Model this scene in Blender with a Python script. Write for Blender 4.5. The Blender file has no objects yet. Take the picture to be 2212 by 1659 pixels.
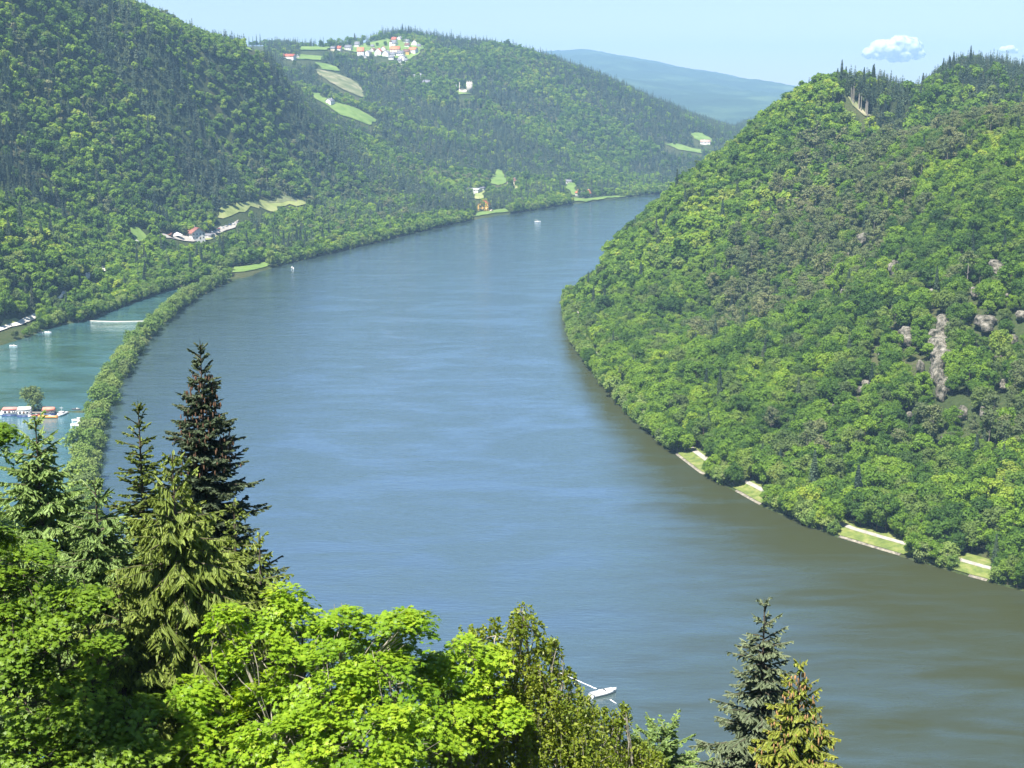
import bpy, bmesh, math, random, time
_T0 = time.time()
def lap(n): print('LAP', n, round(time.time() - _T0, 1))
import numpy as np
from mathutils import Vector
from mathutils.geometry import delaunay_2d_cdt, tessellate_polygon
R = math.radians
rng = np.random.default_rng(7)
random.seed(7)
sc = bpy.context.scene
COL = sc.collection

# ------------------------------------------------------------------ camera, sky, sun, exposure
CAMZ = 150.0
F = 3195.0                      # focal length for a 2212 px wide frame
VH = 190.0                      # horizon row in that frame
PITCH = math.atan((829.5 - VH) / F)
cam_d = bpy.data.cameras.new('camera'); cam = bpy.data.objects.new('camera', cam_d); COL.objects.link(cam)
cam.location = (0, 0, CAMZ); cam.rotation_euler = (math.pi / 2 - PITCH, 0, 0)
cam_d.sensor_width = 36; cam_d.lens = F / 2212 * 36
cam_d.clip_start = 0.5; cam_d.clip_end = 90000
sc.camera = cam
SUN_EL = R(60); SUN_AZ = R(-150)        # azimuth clockwise from +Y (the view direction): sun to the left, a little behind
world = bpy.data.worlds.new('World'); sc.world = world; world.use_nodes = True
wn = world.node_tree; wn.nodes.clear()
sky = wn.nodes.new('ShaderNodeTexSky'); sky.sky_type = 'NISHITA'; sky.sun_disc = False
sky.sun_elevation = SUN_EL; sky.sun_rotation = SUN_AZ; sky.altitude = 300
sky.air_density = 1.0; sky.dust_density = 0.15; sky.ozone_density = 3.0
bg = wn.nodes.new('ShaderNodeBackground'); bg.inputs[1].default_value = 0.063
wo = wn.nodes.new('ShaderNodeOutputWorld')
tn = wn.nodes.new('ShaderNodeMix'); tn.data_type = 'RGBA'; tn.blend_type = 'MULTIPLY'; tn.inputs[0].default_value = 1.0; tn.inputs[7].default_value = (0.9, 0.9, 0.98, 1)
wn.links.new(sky.outputs[0], tn.inputs[6]); wn.links.new(tn.outputs[2], bg.inputs[0]); wn.links.new(bg.outputs[0], wo.inputs[0])
sd = bpy.data.lights.new('sun', 'SUN'); sun = bpy.data.objects.new('sun', sd); COL.objects.link(sun)
sd.energy = 5.0; sd.angle = R(0.5); sd.color = (1, 0.955, 0.88)
sdir = Vector((math.sin(SUN_AZ) * math.cos(SUN_EL), math.cos(SUN_AZ) * math.cos(SUN_EL), math.sin(SUN_EL)))
sun.rotation_euler = sdir.to_track_quat('Z', 'Y').to_euler()
sc.view_settings.view_transform = 'Standard'; sc.view_settings.look = 'None'
sc.view_settings.exposure = 1.25; sc.view_settings.gamma = 1
sc.cycles.max_bounces = 6; sc.cycles.diffuse_bounces = 3; sc.cycles.glossy_bounces = 2
sc.cycles.transmission_bounces = 2; sc.cycles.volume_bounces = 0; sc.cycles.transparent_max_bounces = 6
sc.cycles.caustics_reflective = False; sc.cycles.caustics_refractive = False
sc.cycles.use_denoising = True
try:
    sc.cycles.denoising_prefilter = 'ACCURATE'
except Exception: pass

# ------------------------------------------------------------------ image <-> world
CP, SP = math.cos(PITCH), math.sin(PITCH)
def ray(u, v):
    a = (u - 1106) / F; b = -(v - 829.5) / F
    return np.array([a, CP + b * SP, -SP + b * CP])
def P(u, v, Y, dz=0.0):
    d = ray(u, v); d = d * (Y / d[1]); return (d[0], d[1], CAMZ + d[2] + dz)
def W(u, v):
    d = ray(u, v); t = -CAMZ / d[2]; return (d[0] * t, d[1] * t)
def proj(X, Y, Z):
    z = Z - CAMZ
    dep = Y * CP - z * SP; up = Y * SP + z * CP
    dep = np.maximum(dep, 1e-3)
    return 1106 + F * X / dep, 829.5 - F * up / dep
def inpoly(px, py, poly):
    poly = np.asarray(poly, float); x2 = np.roll(poly[:, 0], -1); y2 = np.roll(poly[:, 1], -1)
    c = np.zeros(np.shape(px), bool)
    for a, b, e, f in zip(poly[:, 0], poly[:, 1], x2, y2):
        if b == f: continue
        c ^= ((b > py) != (f > py)) & (px < (e - a) * (py - b) / (f - b) + a)
    return c
def polydist(px, py, poly, closed=True):
    poly = np.asarray(poly, float); best = np.full(np.shape(px), 1e18)
    n = len(poly)
    for i in range(n if closed else n - 1):
        a, b = poly[i], poly[(i + 1) % n]; e = b - a
        t = np.clip(((px - a[0]) * e[0] + (py - a[1]) * e[1]) / (e @ e + 1e-9), 0, 1)
        best = np.minimum(best, (px - a[0] - t * e[0]) ** 2 + (py - a[1] - t * e[1]) ** 2)
    return np.sqrt(best)

# value noise for land forms
_g = rng.random((256, 256))
def vn(x, y):
    xi = np.floor(x).astype(int); yi = np.floor(y).astype(int); fx = x - xi; fy = y - yi
    fx = fx * fx * (3 - 2 * fx); fy = fy * fy * (3 - 2 * fy)
    g = lambda i, j: _g[i & 255, j & 255]
    return (g(xi, yi) * (1 - fx) + g(xi + 1, yi) * fx) * (1 - fy) + (g(xi, yi + 1) * (1 - fx) + g(xi + 1, yi + 1) * fx) * fy
def fbm(x, y, o=4):
    s = 0; a = 0.5
    for k in range(o):
        s = s + a * (vn(x + 17.3 * k, y - 9.1 * k) - 0.5); x = x * 2.03; y = y * 2.03; a *= 0.5
    return s

# ------------------------------------------------------------------ the land: shorelines and heights
def wl(pts): return [W(*p) for p in pts]
left_bank = wl([(530, 600), (560, 588), (600, 575), (640, 566), (700, 552), (800, 528), (900, 503), (970, 487), (1040, 472), (1075, 466), (1120, 460), (1170, 451), (1240, 441),
                (1290, 434), (1350, 427), (1390, 422), (1440, 418)]) + [(420, 2190), (700, 2230), (1100, 2150)]
right_hidden = [(1100, 1820), (700, 1880), (420, 1830), (270, 1640), (185, 1470), (130, 1330), (90, 1220), (58, 1120)]
right_bank = wl([(1226, 640), (1219, 665), (1222, 690), (1236, 738), (1268, 790), (1300, 832), (1335, 872), (1370, 908), (1420, 952), (1462, 985), (1510, 1022), (1560, 1048),
                 (1595, 1066), (1640, 1092), (1700, 1118), (1760, 1142), (1810, 1162), (1870, 1180), (1960, 1207), (2030, 1228), (2090, 1246), (2150, 1262), (2212, 1277), (2320, 1300), (2600, 1365)])
right_bank += [(300, 335), (420, 300), (700, 280)]
near_bank = [(700, 120), (420, 150), (250, 205), (120, 225), (0, 228), (-130, 222), (-260, 235), (-420, 270), (-700, 300)]
basin_shore = [(-900, 500), (-640, 640), (-470, 740)] + wl([(-120, 775), (0, 747), (30, 738), (62, 728), (100, 712), (140, 700), (175, 697), (200, 691), (262, 664), (330, 640), (420, 612), (470, 601)])
WATER = left_bank + right_hidden + right_bank + near_bank + basin_shore
SPIT = wl([(540, 594), (500, 604), (455, 622), (410, 648), (365, 680), (330, 712), (295, 752), (262, 800), (232, 850), (212, 900), (198, 950), (190, 1000), (184, 1060), (182, 1110), (186, 1180)]) + [(-105, 400), (-60, 330)]
JETTY = wl([(225, 893), (150, 888), (60, 886), (-40, 886), (-200, 890)])
SPIT_A, JET_A = np.array(SPIT), np.array(JETTY)

CTRL = []
def c(u, v, Y, forest=True): CTRL.append(P(u, v, Y, -11.0 if forest else 0.0))
# inner bend hill on the right
for t in [(1300, 540, 1055), (1350, 490, 1080), (1420, 425, 1110), (1520, 338, 1140), (1600, 272, 1160), (1660, 215, 1175), (1700, 188, 1180), (1745, 160, 1180), (1810, 145, 1160), (1870, 150, 1150),
          (1950, 162, 1170), (1985, 160, 1300), (2010, 135, 1420), (2060, 110, 1480), (2130, 115, 1480), (2212, 132, 1450), (2350, 150, 1400),
          (1985, 280, 960), (2050, 274, 920), (2120, 280, 880), (2212, 290, 840), (2350, 300, 780),
          (2000, 300, 1130), (2120, 320, 1100), (2212, 330, 1060),
          (1700, 700, 720), (1500, 700, 880), (1900, 600, 720), (1600, 500, 930), (1800, 400, 950), (2100, 800, 590), (2150, 500, 720)]: c(*t)
CTRL += [(420, 640, 128), (520, 800, 150), (620, 1100, 165), (720, 1400, 170), (650, 1600, 120), (420, 1640, 60), (330, 1480, 85), (450, 480, 90)]
# hill on the left
for t in [(0, -150, 1420), (-300, -260, 1350), (120, -60, 1480), (240, 2, 1520), (290, 15, 1540), (360, 45, 1580), (460, 85, 1680), (540, 110, 1800), (620, 185, 1880), (700, 262, 1960), (760, 310, 2000),
          (0, 400, 1040), (0, 600, 935), (150, 550, 1110), (300, 420, 1340), (300, 250, 1450), (450, 300, 1620), (600, 320, 1800), (-200, 500, 930)]: c(*t)
CTRL += [(-620, 1750, 225), (-900, 1500, 260), (-900, 1000, 240), (-800, 2100, 225), (-620, 2400, 205)]
for t in [(415, 522, 1340), (480, 500, 1400), (560, 455, 1560), (650, 445, 1640), (900, 455, 1800), (1110, 400, 2150), (1040, 455, 1890), (1265, 425, 2110), (1225, 397, 2250), (1525, 310, 2750), (1470, 330, 2650),
          (760, 245, 2300), (690, 215, 2350), (800, 262, 2300), (700, 150, 2600), (620, 125, 2750), (560, 105, 2950), (650, 103, 3300), (540, 98, 3400), (480, 100, 3500), (725, 103, 3200),
          (830, 130, 2800), (780, 112, 2850), (870, 105, 2850), (740, 106, 2860), (900, 95, 2900), (850, 90, 3000), (1010, 200, 2650), (725, 225, 2330)]: c(*t, False)
for t in [(800, 75, 3060), (880, 62, 3100), (950, 73, 3100), (1030, 92, 3050), (1060, 82, 3050), (1180, 118, 3000), (1270, 150, 2960), (1350, 185, 2930), (1430, 215, 2930), (1500, 248, 2930), (1590, 276, 3000),
          (1430, 390, 2350), (1300, 350, 2480), (1300, 260, 2700), (1100, 300, 2450), (900, 320, 2250), (900, 420, 1900), (950, 230, 2550), (1500, 300, 2750), (1150, 200, 2750), (850, 180, 2650)]: c(*t)
CTRL += [(-250, 3600, 210), (0, 3700, 190), (250, 3600, 120), (600, 3200, 40), (600, 2700, 30), (1000, 2600, 60), (-900, 3600, 235), (-1300, 2800, 240), (-1300, 2000, 250), (-1400, 3600, 230), (1300, 3600, 60),
         (200, 4300, 60), (-700, 4300, 215), (900, 4300, 60)]
# our own slope
for x in (-260, -120, -40, 0, 40, 120, 260):
    CTRL += [(x, -60, 158), (x, 0, 148.3), (x, 14, 139.5), (x, 40, 120), (x, 80, 93), (x, 130, 60), (x, 185, 26), (x, 232, 2)]
for p in WATER[::2]: CTRL.append((p[0], p[1], 0.5))
CTRL = np.array(CTRL)
cc = CTRL[:, :2] / 1000.0
def _phi(r2): return 0.5 * r2 * np.log(r2 + 1e-12)
def _tps_fit():
    n = len(cc); K = _phi(((cc[:, None] - cc[None]) ** 2).sum(-1)) + np.eye(n) * 2e-4
    Pm = np.c_[np.ones(n), cc]; A = np.zeros((n + 3, n + 3)); A[:n, :n] = K; A[:n, n:] = Pm; A[n:, :n] = Pm.T
    return np.linalg.solve(A, np.r_[CTRL[:, 2], 0, 0, 0])
_w = _tps_fit()
def tps_exact(x, y):
    x = x / 1000.0; y = y / 1000.0; out = _w[-3] + _w[-2] * x + _w[-1] * y
    for (a, b), w in zip(cc, _w[:-3]): out = out + w * _phi((x - a) ** 2 + (y - b) ** 2)
    return out
_gx = np.arange(-4200, 4700, 20.0); _gy = np.arange(-120, 5000, 20.0)
_GX, _GY = np.meshgrid(_gx, _gy, indexing='ij'); _TG = tps_exact(_GX, _GY)
_SG = polydist(_GX, _GY, WATER) * np.where(inpoly(_GX, _GY, WATER), -1, 1)
def _bil(G, x, y):
    a = np.clip((x + 4200) / 20.0, 0, len(_gx) - 1.001); b = np.clip((y + 120) / 20.0, 0, len(_gy) - 1.001); i = a.astype(int); j = b.astype(int); a = a - i; b = b - j
    return (G[i, j] * (1 - a) + G[i + 1, j] * a) * (1 - b) + (G[i, j + 1] * (1 - a) + G[i + 1, j + 1] * a) * b
def tps(x, y): return _bil(_TG, x, y)
def shore_signed(x, y):
    """metres from the waterline, positive on land"""
    x = np.asarray(x, float); y = np.asarray(y, float)
    s = np.array(_bil(_SG, x, y)); nr = np.abs(s) < 60
    if nr.any():
        xx, yy = x[nr], y[nr]; s[nr] = polydist(xx, yy, WATER) * np.where(inpoly(xx, yy, WATER), -1, 1)
    near = (x < 60) & (y < 1400)
    if not near.any(): return s
    X, Y = x[near], y[near]; ds = polydist(X, Y, SPIT_A, False); dj = polydist(X, Y, JET_A, False)
    t = np.maximum(s[near], 4.2 + 1.0 * fbm(X / 9, Y / 9, 2) - ds)
    s[near] = np.maximum(t, 2.6 + 1.2 * fbm(X / 5, Y / 5, 2) - dj)
    return s
_SU = [-1500, -200, 0, 120, 240, 290, 360, 410, 460, 500, 540, 600, 650, 700, 760, 790, 830, 880, 950, 1000, 1060, 1100, 1150, 1180, 1240, 1300, 1350, 1400, 1450, 1500, 1550, 1590, 1650, 1700, 1740, 1780, 1810, 1850, 1900, 1950, 1978, 2000, 2030, 2060, 2100, 2150, 2200, 2350, 3400]
_SV = [-420, -230, -120, -52, 0, 15, 45, 68, 85, 92, 88, 84, 85, 88, 88, 80, 68, 60, 72, 84, 82, 90, 102, 115, 140, 160, 180, 205, 222, 245, 262, 272, 230, 190, 160, 148, 144, 151, 152, 172, 186, 166, 130, 103, 100, 111, 130, 150, 150]
def crest_limit(x, y):
    """how high the ridges rise, by bearing"""
    Y = np.maximum(y, 1.0); u = 1106 + F * x / Y / CP
    return CAMZ + (VH - np.interp(u, _SU, _SV)) / F * np.hypot(Y, 0) - 11.5
def height(x, y):
    x = np.asarray(x, float); y = np.asarray(y, float)
    s = shore_signed(x, y) + 1.2 * fbm(x / 14, y / 14, 2)
    base = np.maximum(tps(x, y), 1.6)
    far = np.clip((y - 60) / 200, 0, 1)
    g = fbm(x / 130, y / 130, 4) * 26 * far * np.clip(s / 90, 0, 1)
    tot = base + g; lim = crest_limit(x, y) + fbm(x / 45 + 7, y / 45, 2) * 5; w = 9.0
    ex = np.clip((tot - lim) / w, -8, 40); tot = np.where(y > 600, tot - w * np.log1p(np.exp(ex)) * 0.96, tot); g = tot - base
    k = np.clip((s - 10) / 26, 0, 1); k = k * k * (3 - 2 * k)
    b0 = 0.55 + 1.15 * np.clip((s - 1.2) / 5, 0, 1)
    land = b0 + np.maximum(base + g - 1.7, 0) * k
    land = np.where(s < 1.2, s / 1.2 * 0.55, land)
    return np.where(s < 0, np.maximum(s * 0.6, -3.0), land)
def hit(u, v):
    u = np.atleast_1d(np.asarray(u, float)); v = np.atleast_1d(np.asarray(v, float))
    a = (u - 1106) / F; b = -(v - 829.5) / F
    D = np.stack([a / (CP + b * SP), np.ones_like(a), (-SP + b * CP) / (CP + b * SP)], -1)
    t0 = np.full(len(u), 260.0); res = np.full(len(u), np.nan); done = np.zeros(len(u), bool); prev = t0.copy()
    t = t0.copy()
    while t.min() < 4200 and not done.all():
        zz = CAMZ + D[:, 2] * t; h = np.maximum(height(D[:, 0] * t, t), 0)
        new = (zz <= h) & ~done
        if new.any():
            lo = prev[new]; hi = t[new]
            for _ in range(10):
                m = (lo + hi) / 2; bel = CAMZ + D[new, 2] * m <= np.maximum(height(D[new, 0] * m, m), 0)
                hi = np.where(bel, m, hi); lo = np.where(bel, lo, m)
            res[new] = hi; done |= new
        prev = t; t = t * 1.012
    x = D[:, 0] * res; y = res
    ok = ~np.isnan(res); z = np.full(len(u), np.nan); z[ok] = height(x[ok], y[ok])
    return np.stack([x, y, z], -1)

# ------------------------------------------------------------------ mesh helpers
def tag(o, label=None, cat=None, group=None, kind=None):
    if label: o['label'] = label
    if cat: o['category'] = cat
    if group: o['group'] = group
    if kind: o['kind'] = kind
    return o
def npmesh(name, V, T, mat=None, smooth=False, tint=None, midx=None):
    me = bpy.data.meshes.new(name); V = np.asarray(V, np.float32); T = np.asarray(T, np.int32); k = T.shape[1]
    me.vertices.add(len(V)); me.vertices.foreach_set('co', V.ravel())
    me.loops.add(T.size); me.loops.foreach_set('vertex_index', T.ravel())
    me.polygons.add(len(T)); me.polygons.foreach_set('loop_start', np.arange(0, T.size, k, dtype=np.int32))
    if smooth: me.polygons.foreach_set('use_smooth', np.ones(len(T), bool))
    for m in (mat if isinstance(mat, (list, tuple)) else [mat]):
        if m: me.materials.append(m)
    if midx is not None: me.polygons.foreach_set('material_index', np.asarray(midx, np.int32))
    if tint is not None:
        at = me.attributes.new('tint', 'FLOAT', 'POINT'); at.data.foreach_set('value', np.asarray(tint, np.float32))
    me.update(calc_edges=True)
    return me
def link(name, me, parent=None, loc=None):
    o = bpy.data.objects.new(name, me); COL.objects.link(o)
    if parent: o.parent = parent
    if loc is not None: o.location = loc
    return o
def empty(name, loc, rz=0):
    o = bpy.data.objects.new(name, None); COL.objects.link(o); o.location = loc; o.rotation_euler = (0, 0, rz); o.empty_display_size = 1
    return o
class Acc:
    def __init__(s): s.V = []; s.T = []; s.t = []; s.m = []; s.n = 0
    def add(s, V, T, tint=0.0, m=0):
        V = np.asarray(V, float).reshape(-1, 3); T = np.asarray(T, int)
        if T.shape[1] == 4: T = np.r_[T[:, [0, 1, 2]], T[:, [0, 2, 3]]]
        s.V.append(V); s.T.append(T + s.n); s.n += len(V)
        s.t.append(np.broadcast_to(np.asarray(tint, float), (len(V),))); s.m.append(np.full(len(T), m))
    def mesh(s, name, mat, smooth=False):
        return npmesh(name, np.concatenate(s.V), np.concatenate(s.T), mat, smooth, np.concatenate(s.t), np.concatenate(s.m))
def frames(n, spin=None):
    n = n / (np.linalg.norm(n, axis=1, keepdims=True) + 1e-9)
    ref = np.where(np.abs(n[:, 2:3]) < 0.9, np.array([[0, 0, 1.0]]), np.array([[1.0, 0, 0]]))
    a = np.cross(ref, n); a /= np.linalg.norm(a, axis=1, keepdims=True); b = np.cross(n, a)
    if spin is None: spin = rng.random(len(n)) * 6.283
    c_, s_ = np.cos(spin)[:, None], np.sin(spin)[:, None]
    return np.stack([a * c_ + b * s_, -a * s_ + b * c_, n], -1)      # columns x,y,z
def scatter(acc, tv, tt, pos, M, size, tint, m=0):
    tv = np.asarray(tv, float); tt = np.asarray(tt); N = len(pos)
    size = np.asarray(size).reshape(N, -1)
    V = np.einsum('nij,nkj->nki', M, tv[None] * size[:, None, :]) + pos[:, None]
    T = (tt[None] + (np.arange(N) * len(tv))[:, None, None]).reshape(-1, tt.shape[1])
    acc.add(V.reshape(-1, 3), T, np.repeat(tint, len(tv)), m)
def tube(acc, pts, rad, sides=6, tint=0.5, m=0, cap=True):
    pts = np.asarray(pts, float); n = len(pts); rad = np.broadcast_to(rad, (n,))
    d = np.gradient(pts, axis=0); M = frames(d, np.zeros(n))
    a = np.arange(sides) / sides * 2 * np.pi; ring = np.stack([np.cos(a), np.sin(a), 0 * a], -1)
    V = (np.einsum('nij,kj->nki', M, ring) * rad[:, None, None] + pts[:, None]).reshape(-1, 3)
    i = np.arange(n - 1)[:, None] * sides; j = np.arange(sides)[None]; k = (j + 1) % sides
    Q = np.stack([i + j, i + k, i + sides + k, i + sides + j], -1).reshape(-1, 4)
    acc.add(V, Q, tint, m)
def box(acc, c_, s, rz=0, tint=0.5, m=0, taper=1.0):
    x, y, z = np.array(s) / 2
    V = np.array([[-x, -y, -z], [x, -y, -z], [x, y, -z], [-x, y, -z], [-x * taper, -y * taper, z], [x * taper, -y * taper, z], [x * taper, y * taper, z], [-x * taper, y * taper, z]])
    c1, s1 = math.cos(rz), math.sin(rz); V = np.c_[V[:, 0] * c1 - V[:, 1] * s1, V[:, 0] * s1 + V[:, 1] * c1, V[:, 2]] + np.array(c_)
    acc.add(V, [[0, 3, 2, 1], [4, 5, 6, 7], [0, 1, 5, 4], [1, 2, 6, 5], [2, 3, 7, 6], [3, 0, 4, 7]], tint, m)

# ------------------------------------------------------------------ materials
def mat(name):
    m = bpy.data.materials.new(name); m.use_nodes = True; nt = m.node_tree; nt.nodes.clear()
    o = nt.nodes.new('ShaderNodeOutputMaterial')
    return m, nt, o
def N(nt, t, **k):
    n = nt.nodes.new(t)
    for a, b in k.items(): setattr(n, a, b)
    return n
def ramp(nt, stops, fac):
    r = N(nt, 'ShaderNodeValToRGB'); e = r.color_ramp.elements
    while len(e) < len(stops): e.new(0.5)
    for el, (p, col) in zip(e, stops): el.position = p; el.color = (*col, 1)
    nt.links.new(fac, r.inputs[0]); return r.outputs[0]
def mth(nt, op, a, b=None, cl=False):
    n = N(nt, 'ShaderNodeMath', operation=op, use_clamp=cl)
    for i, x in enumerate((a, b)):
        if x is None: continue
        if isinstance(x, (int, float)): n.inputs[i].default_value = x
        else: nt.links.new(x, n.inputs[i])
    return n.outputs[0]
def simple(name, col, rough=0.7, var=0.12, scale=1.5, bump=0.0, metal=0.0, spec=0.4):
    m, nt, o = mat(name); p = N(nt, 'ShaderNodeBsdfPrincipled'); p.inputs['Roughness'].default_value = rough
    p.inputs['Metallic'].default_value = metal; p.inputs['Specular IOR Level'].default_value = spec
    tc = N(nt, 'ShaderNodeTexCoord'); no = N(nt, 'ShaderNodeTexNoise'); no.inputs['Scale'].default_value = scale; no.inputs['Detail'].default_value = 5
    nt.links.new(tc.outputs['Object'], no.inputs[0])
    lo = tuple(max(0, x * (1 - var * 1.6)) for x in col); hi = tuple(min(1, x * (1 + var)) for x in col)
    nt.links.new(ramp(nt, [(0.3, lo), (0.7, hi)], no.outputs[0]), p.inputs[0])
    if bump:
        b = N(nt, 'ShaderNodeBump'); b.inputs['Strength'].default_value = bump; b.inputs['Distance'].default_value = 0.1
        nt.links.new(no.outputs[0], b.inputs['Height']); nt.links.new(b.outputs[0], p.inputs['Normal'])
    nt.links.new(p.outputs[0], o.inputs[0]); return m
def foliage(name, stops, patch=0.011, wr=0.72, wp=0.35, wt=0.3, trans=0.34, tip=None, rough=0.6):
    """green chosen by: the tree (random), where it grows (patches) and the leaf's own tint"""
    m, nt, o = mat(name); oi = N(nt, 'ShaderNodeObjectInfo'); at = N(nt, 'ShaderNodeAttribute', attribute_name='tint')
    no = N(nt, 'ShaderNodeTexNoise'); no.inputs['Scale'].default_value = patch; no.inputs['Detail'].default_value = 4
    nt.links.new(oi.outputs['Location'], no.inputs[0])
    pn = mth(nt, 'MULTIPLY', mth(nt, 'SUBTRACT', no.outputs[0], 0.5), 3.0)
    f = mth(nt, 'ADD', mth(nt, 'MULTIPLY', mth(nt, 'SUBTRACT', oi.outputs['Random'], 0.5), wr), mth(nt, 'MULTIPLY', pn, wp))
    f = mth(nt, 'ADD', f, mth(nt, 'MULTIPLY', mth(nt, 'SUBTRACT', at.outputs['Fac'], 0.5), wt)); f = mth(nt, 'ADD', f, 0.5, True)
    col = ramp(nt, stops, f)
    if wr > 0:      # some trees are drier and greyer than the rest
        fr_ = mth(nt, 'FRACT', mth(nt, 'MULTIPLY', oi.outputs['Random'], 7.31)); dry = N(nt, 'ShaderNodeMapRange'); dry.inputs[1].default_value = .72; dry.inputs[2].default_value = .98; dry.inputs[4].default_value = .42
        nt.links.new(fr_, dry.inputs[0]); mxd = N(nt, 'ShaderNodeMix', data_type='RGBA'); nt.links.new(dry.outputs[0], mxd.inputs[0]); nt.links.new(col, mxd.inputs[6]); mxd.inputs[7].default_value = (.15, .155, .08, 1); col = mxd.outputs[2]
    p = N(nt, 'ShaderNodeBsdfPrincipled'); p.inputs['Roughness'].default_value = rough; p.inputs['Specular IOR Level'].default_value = 0.25
    tr = N(nt, 'ShaderNodeBsdfTranslucent'); mx = N(nt, 'ShaderNodeMixShader'); mx.inputs[0].default_value = trans
    hs = N(nt, 'ShaderNodeHueSaturation'); hs.inputs['Saturation'].default_value = 1.15; hs.inputs['Value'].default_value = 1.7; hs.inputs['Hue'].default_value = 0.485
    nt.links.new(col, hs.inputs['Color']); nt.links.new(hs.outputs[0], tr.inputs[0])
    nt.links.new(col, p.inputs[0]); nt.links.new(p.outputs[0], mx.inputs[1]); nt.links.new(tr.outputs[0], mx.inputs[2]); nt.links.new(mx.outputs[0], o.inputs[0])
    return m
M_BROAD = foliage('broadleaf_foliage', [(0.0, (0.035, 0.085, 0.014)), (0.3, (0.08, 0.16, 0.018)), (0.6, (0.14, 0.245, 0.022)), (0.85, (0.205, 0.32, 0.028)), (1.0, (0.3, 0.37, 0.045))])
M_SPRUCE = foliage('spruce_foliage', [(0.0, (0.028, 0.052, 0.036)), (0.5, (0.052, 0.09, 0.052)), (0.8, (0.078, 0.12, 0.056)), (1.0, (0.11, 0.15, 0.06))], trans=0.14)
M_PINE = foliage('pine_foliage', [(0.0, (0.07, 0.105, 0.035)), (0.5, (0.12, 0.155, 0.05)), (1.0, (0.19, 0.195, 0.08))], trans=0.12)
M_WILLOW = foliage('willow_foliage', [(0.0, (0.09, 0.16, 0.03)), (0.5, (0.15, 0.24, 0.045)), (1.0, (0.25, 0.32, 0.08))], trans=0.25)
M_MAPLE = foliage('maple_leaves', [(0.0, (0.06, 0.13, 0.012)), (0.4, (0.145, 0.265, 0.017)), (0.75, (0.25, 0.38, 0.024)), (1.0, (0.38, 0.47, 0.04))], wr=0.0, wp=0.0, wt=0.9, trans=0.36, rough=0.42)
M_MAPLE_DK = foliage('dark_maple_leaves', [(0.0, (0.04, 0.088, 0.012)), (0.5, (0.105, 0.19, 0.018)), (1.0, (0.22, 0.33, 0.03))], wr=0.0, wp=0.0, wt=0.9, trans=0.3, rough=0.42)
M_BIRCH = foliage('birch_leaves', [(0.0, (0.06, 0.095, 0.012)), (0.5, (0.14, 0.2, 0.02)), (1.0, (0.3, 0.34, 0.05))], wr=0.0, wp=0.0, wt=0.9, trans=0.32, rough=0.4)
M_NEEDLE_DARK = foliage('dark_needles', [(0.0, (0.03, 0.046, 0.026)), (0.55, (0.065, 0.095, 0.05)), (1.0, (0.14, 0.175, 0.08))], wr=0, wp=0, wt=0.9, trans=0.08)
M_NEEDLE = foliage('green_needles', [(0.0, (0.06, 0.09, 0.022)), (0.5, (0.155, 0.21, 0.04)), (1.0, (0.29, 0.36, 0.065))], wr=0, wp=0, wt=0.9, trans=0.15)
M_NEEDLE_PALE = foliage('pale_needles', [(0.0, (0.065, 0.11, 0.04)), (0.5, (0.15, 0.235, 0.07)), (1.0, (0.28, 0.39, 0.11))], wr=0, wp=0, wt=0.9, trans=0.15)
M_NEEDLE_BLUE = foliage('blue_needles', [(0.0, (0.055, 0.075, 0.045)), (0.5, (0.13, 0.165, 0.09)), (1.0, (0.26, 0.31, 0.16))], wr=0, wp=0, wt=0.9, trans=0.12)
M_NEEDLE_YEL = foliage('yellow_needles', [(0.0, (0.07, 0.1, 0.018)), (0.5, (0.17, 0.22, 0.03)), (1.0, (0.38, 0.38, 0.06))], wr=0, wp=0, wt=0.9, trans=0.15)
M_CONE = simple('spruce_cones', (0.17, 0.095, 0.055), 0.7, 0.4, 9)
M_CONE_OR = simple('ripe_cones', (0.5, 0.29, 0.13), 0.7, 0.4, 9)
M_BARK = simple('bark', (0.11, 0.085, 0.065), 0.9, 0.4, 3, 0.6)
M_BARK_PALE = simple('pale_bark', (0.3, 0.27, 0.22), 0.85, 0.35, 4, 0.4)
lap('base')
def ground_mat():
    m, nt, o = mat('forest_floor'); p = N(nt, 'ShaderNodeBsdfPrincipled'); p.inputs['Roughness'].default_value = 0.95; p.inputs['Specular IOR Level'].default_value = 0.1
    g = N(nt, 'ShaderNodeNewGeometry'); a = N(nt, 'ShaderNodeTexNoise'); a.inputs['Scale'].default_value = 0.02; a.inputs['Detail'].default_value = 8
    b = N(nt, 'ShaderNodeTexNoise'); b.inputs['Scale'].default_value = 0.6; b.inputs['Detail'].default_value = 6
    nt.links.new(g.outputs['Position'], a.inputs[0]); nt.links.new(g.outputs['Position'], b.inputs[0])
    f = mth(nt, 'ADD', mth(nt, 'MULTIPLY', a.outputs[0], 0.6), mth(nt, 'MULTIPLY', b.outputs[0], 0.45))
    nt.links.new(ramp(nt, [(0.3, (0.025, 0.035, 0.015)), (0.5, (0.045, 0.065, 0.022)), (0.62, (0.075, 0.08, 0.035)), (0.75, (0.11, 0.1, 0.06))], f), p.inputs[0])
    bp = N(nt, 'ShaderNodeBump'); bp.inputs['Distance'].default_value = 0.6; nt.links.new(b.outputs[0], bp.inputs['Height']); nt.links.new(bp.outputs[0], p.inputs['Normal'])
    nt.links.new(p.outputs[0], o.inputs[0]); return m
M_GROUND = ground_mat()
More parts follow.
